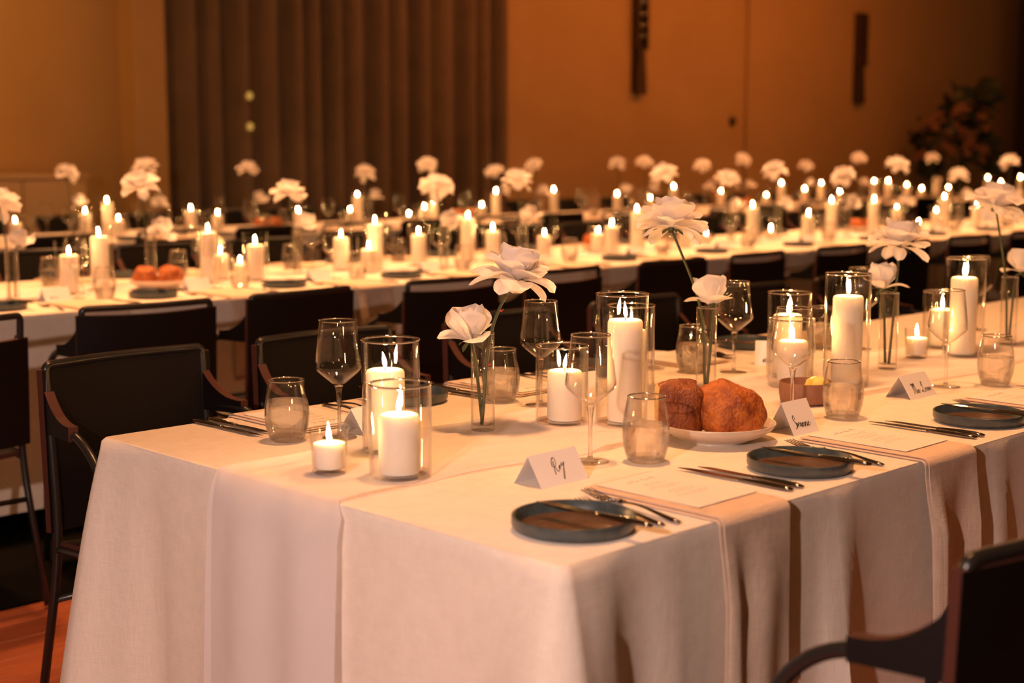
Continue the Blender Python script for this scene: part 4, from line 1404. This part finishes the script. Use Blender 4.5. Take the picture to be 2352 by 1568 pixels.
def row_roses(lst, tname, seed):
    random.seed(seed)
    for i, (x, y, z) in enumerate(lst):
        bud_vase(x, y, 'bud vase with roses on the %s table, %s' % (tname, nth(i)), 'bud vases on the %s table' % tname)
        st = random.getstate()
        far_rose((x - 0.009, y + 0.008, zs), (x - 0.032, y + 0.012, z - 0.032), OPEN, 'open white rose on the %s table, %s vase' % (tname, nth(i).replace(' from left', '-from-left')), 'roses on the %s table' % tname, seed * 50 + i, (x - 0.012, y + 0.008, 0.945))
        far_rose((x + 0.006, y - 0.008, zs), (x + random.uniform(0.040, 0.055), y - 0.012, 0.95), BUD, 'white rosebud low in a vase on the %s table, %s vase' % (tname, nth(i).replace(' from left', '-from-left')), 'roses on the %s table' % tname, seed * 50 + 25 + i, (x + 0.012, y - 0.009, 0.935))
        random.setstate(st); random.random()


row_roses(T2R, 'middle', 3)
row_roses(T3R, 'farthest', 4)

# settings along the middle table
CEN2 = [1.12, 1.72, 2.32, 2.94, 3.66, 4.38, 5.14, 5.96, 6.77, 7.5, 8.26]
Y2 = 3.29


def busy(x, y, lst, r):
    return any(math.hypot(x - a, y - b) < r for _, a, b in lst)


for i, c in enumerate(CEN2):
    w_ = nth(i)
    side_plate(c - 0.27, Y2 + 0.23, 'slate side plate on the near side of the middle table, ' + w_, 'slate side plates on the middle table')
    napkin(c - 0.09, c + 0.09, Y2 + 0.27, Y2, -1, 0.30, 'napkin hanging on the near side of the middle table, ' + w_, 'napkins on the middle table', 80 + i)
    wine(c + 0.10, Y2 + 0.385, 'wine glass on the near side of the middle table, ' + w_, 'wine glasses on the middle table')
    tumbler(c + 0.18, Y2 + 0.32, 'water tumbler on the near side of the middle table, ' + w_, 'tumblers on the middle table', (0.068, 0.05)[i % 2])
    if i < 6:
        knife(c + 0.165, Y2 + 0.03, 0.0, 'knife on the near side of the middle table, ' + w_, 'cutlery on the middle table')
        fork(c - 0.135, Y2 + 0.03, -0.1, 'fork on the near side of the middle table, ' + w_, 'cutlery on the middle table', L=0.235)
        knife(c - 0.20, Y2 + 0.12, 0.03, 'butter knife on a near-side plate of the middle table, ' + w_, 'cutlery on the middle table', TZ + 0.0235, 0.0, True)
    name_card(c + 0.0, Y2 + 0.36, random.uniform(-0.1, 0.1), 'scribble' if i == 0 else None, 0.016, -0.03, 0.012, 'folded name card on the near side of the middle table, ' + w_, 'name cards')
CEN2B = [1.55, 2.15, 2.75, 3.4, 4.1, 4.85, 5.6, 6.4, 7.2, 8.0, 8.8]
for i, c in enumerate(CEN2B):
    w_ = nth(i)
    side_plate(c + 0.27, Y2 + WID - 0.12, 'slate side plate on the far side of the middle table, ' + w_, 'slate side plates on the middle table')
    napkin(c - 0.09, c + 0.09, Y2 + WID - 0.25, Y2 + WID, 1, 0.28, 'napkin on the far side of the middle table, ' + w_, 'napkins on the middle table', 100 + i)
    wine(c - 0.08, Y2 + WID - 0.34, 'wine glass on the far side of the middle table, ' + w_, 'wine glasses on the middle table')
    tumbler(c - 0.16, Y2 + WID - 0.28, 'water tumbler on the far side of the middle table, ' + w_, 'tumblers on the middle table', 0.068)


def bread_plate_at(x, y, tname, i):
    FOOT.append((x, y, 0.12))
    bpm = cached('bplate', lambda: MB().lathe([(0, 0.0), (0.062, 0.0), (0.066, 0.004), (0.088, 0.012), (0.108, 0.024), (0.115, 0.034), (0.1145, 0.0365), (0.112, 0.0365), (0.104, 0.027), (0.085, 0.0155), (0.062, 0.008), (0, 0.0075)], 40).mesh('bread_plate', 'cream'))
    b1 = cached('b1', lambda: lump(0.088, 0.08, 0.07, 5.0, pw=3.0))
    b2 = cached('b2', lambda: lump(0.10, 0.085, 0.075, 9.0, ridged=0.04, pw=2.4))
    obj('bread_plate', bpm, None, (x, y, TZ + RZ), label='cream bread plate on the %s table, %s' % (tname, nth(i)), cat='plate', group='bread plates on the %s table' % tname)
    obj('bread', b1, None, (x - 0.037, y + 0.037, TZ + RZ + 0.0195), (0, 0, -0.78), label='left bread piece on the %s table, %s plate' % (tname, nth(i)), cat='bread', group='bread on the %s table' % tname)
    obj('bread', b2, None, (x + 0.034, y - 0.034, TZ + RZ + 0.0195), (0, 0, -0.78), label='right bread piece on the %s table, %s plate' % (tname, nth(i)), cat='bread', group='bread on the %s table' % tname)


for i, (x, y) in enumerate([(1.64, 3.80), (4.58, 4.07), (7.25, 4.06)]):
    bread_plate_at(x, y, 'middle', i)

# farthest table: glasses, plates and napkins
Y3 = 6.58
for i in range(17):
    c = 2.8 + 0.66 * i
    w_ = nth(i)
    side_plate(c - 0.27, Y3 + 0.14, 'slate side plate on the near side of the farthest table, ' + w_, 'slate side plates on the farthest table')
    wine(c + 0.10, Y3 + 0.36, 'wine glass on the near side of the farthest table, ' + w_, 'wine glasses on the farthest table')
    tumbler(c + 0.18, Y3 + 0.28, 'water tumbler on the near side of the farthest table, ' + w_, 'tumblers on the farthest table', 0.068)
    wine(c + 0.22, Y3 + 0.90, 'wine glass on the far side of the farthest table, ' + w_, 'wine glasses on the farthest table')
    tumbler(c + 0.14, Y3 + 0.96, 'water tumbler on the far side of the farthest table, ' + w_, 'tumblers on the farthest table', 0.068)
    napkin(c - 0.09, c + 0.09, Y3 + 0.26, Y3, -1, 0.28, 'napkin on the near side of the farthest table, ' + w_, 'napkins on the farthest table', 130 + i)
for i, (x, y) in enumerate([(4.45, 7.06), (6.45, 7.22), (10.12, 7.2)]):
    bread_plate_at(x, y, 'farthest', i)

# the sheer runners lie flat under whatever stands on them and gather between
runner(-0.022, 4.55, 0.625, 0.35, 'sheer white runner hanging over the end of the nearest table', 0.66, 21)
runner(-1.3, 11.0, 3.9, 0.36, 'sheer white runner along the middle of the second table', 0, 22)
runner(1.4, 18.3, 7.19, 0.36, 'sheer white runner along the middle of the farthest table', 0, 23)

bpy.context.view_layer.update()
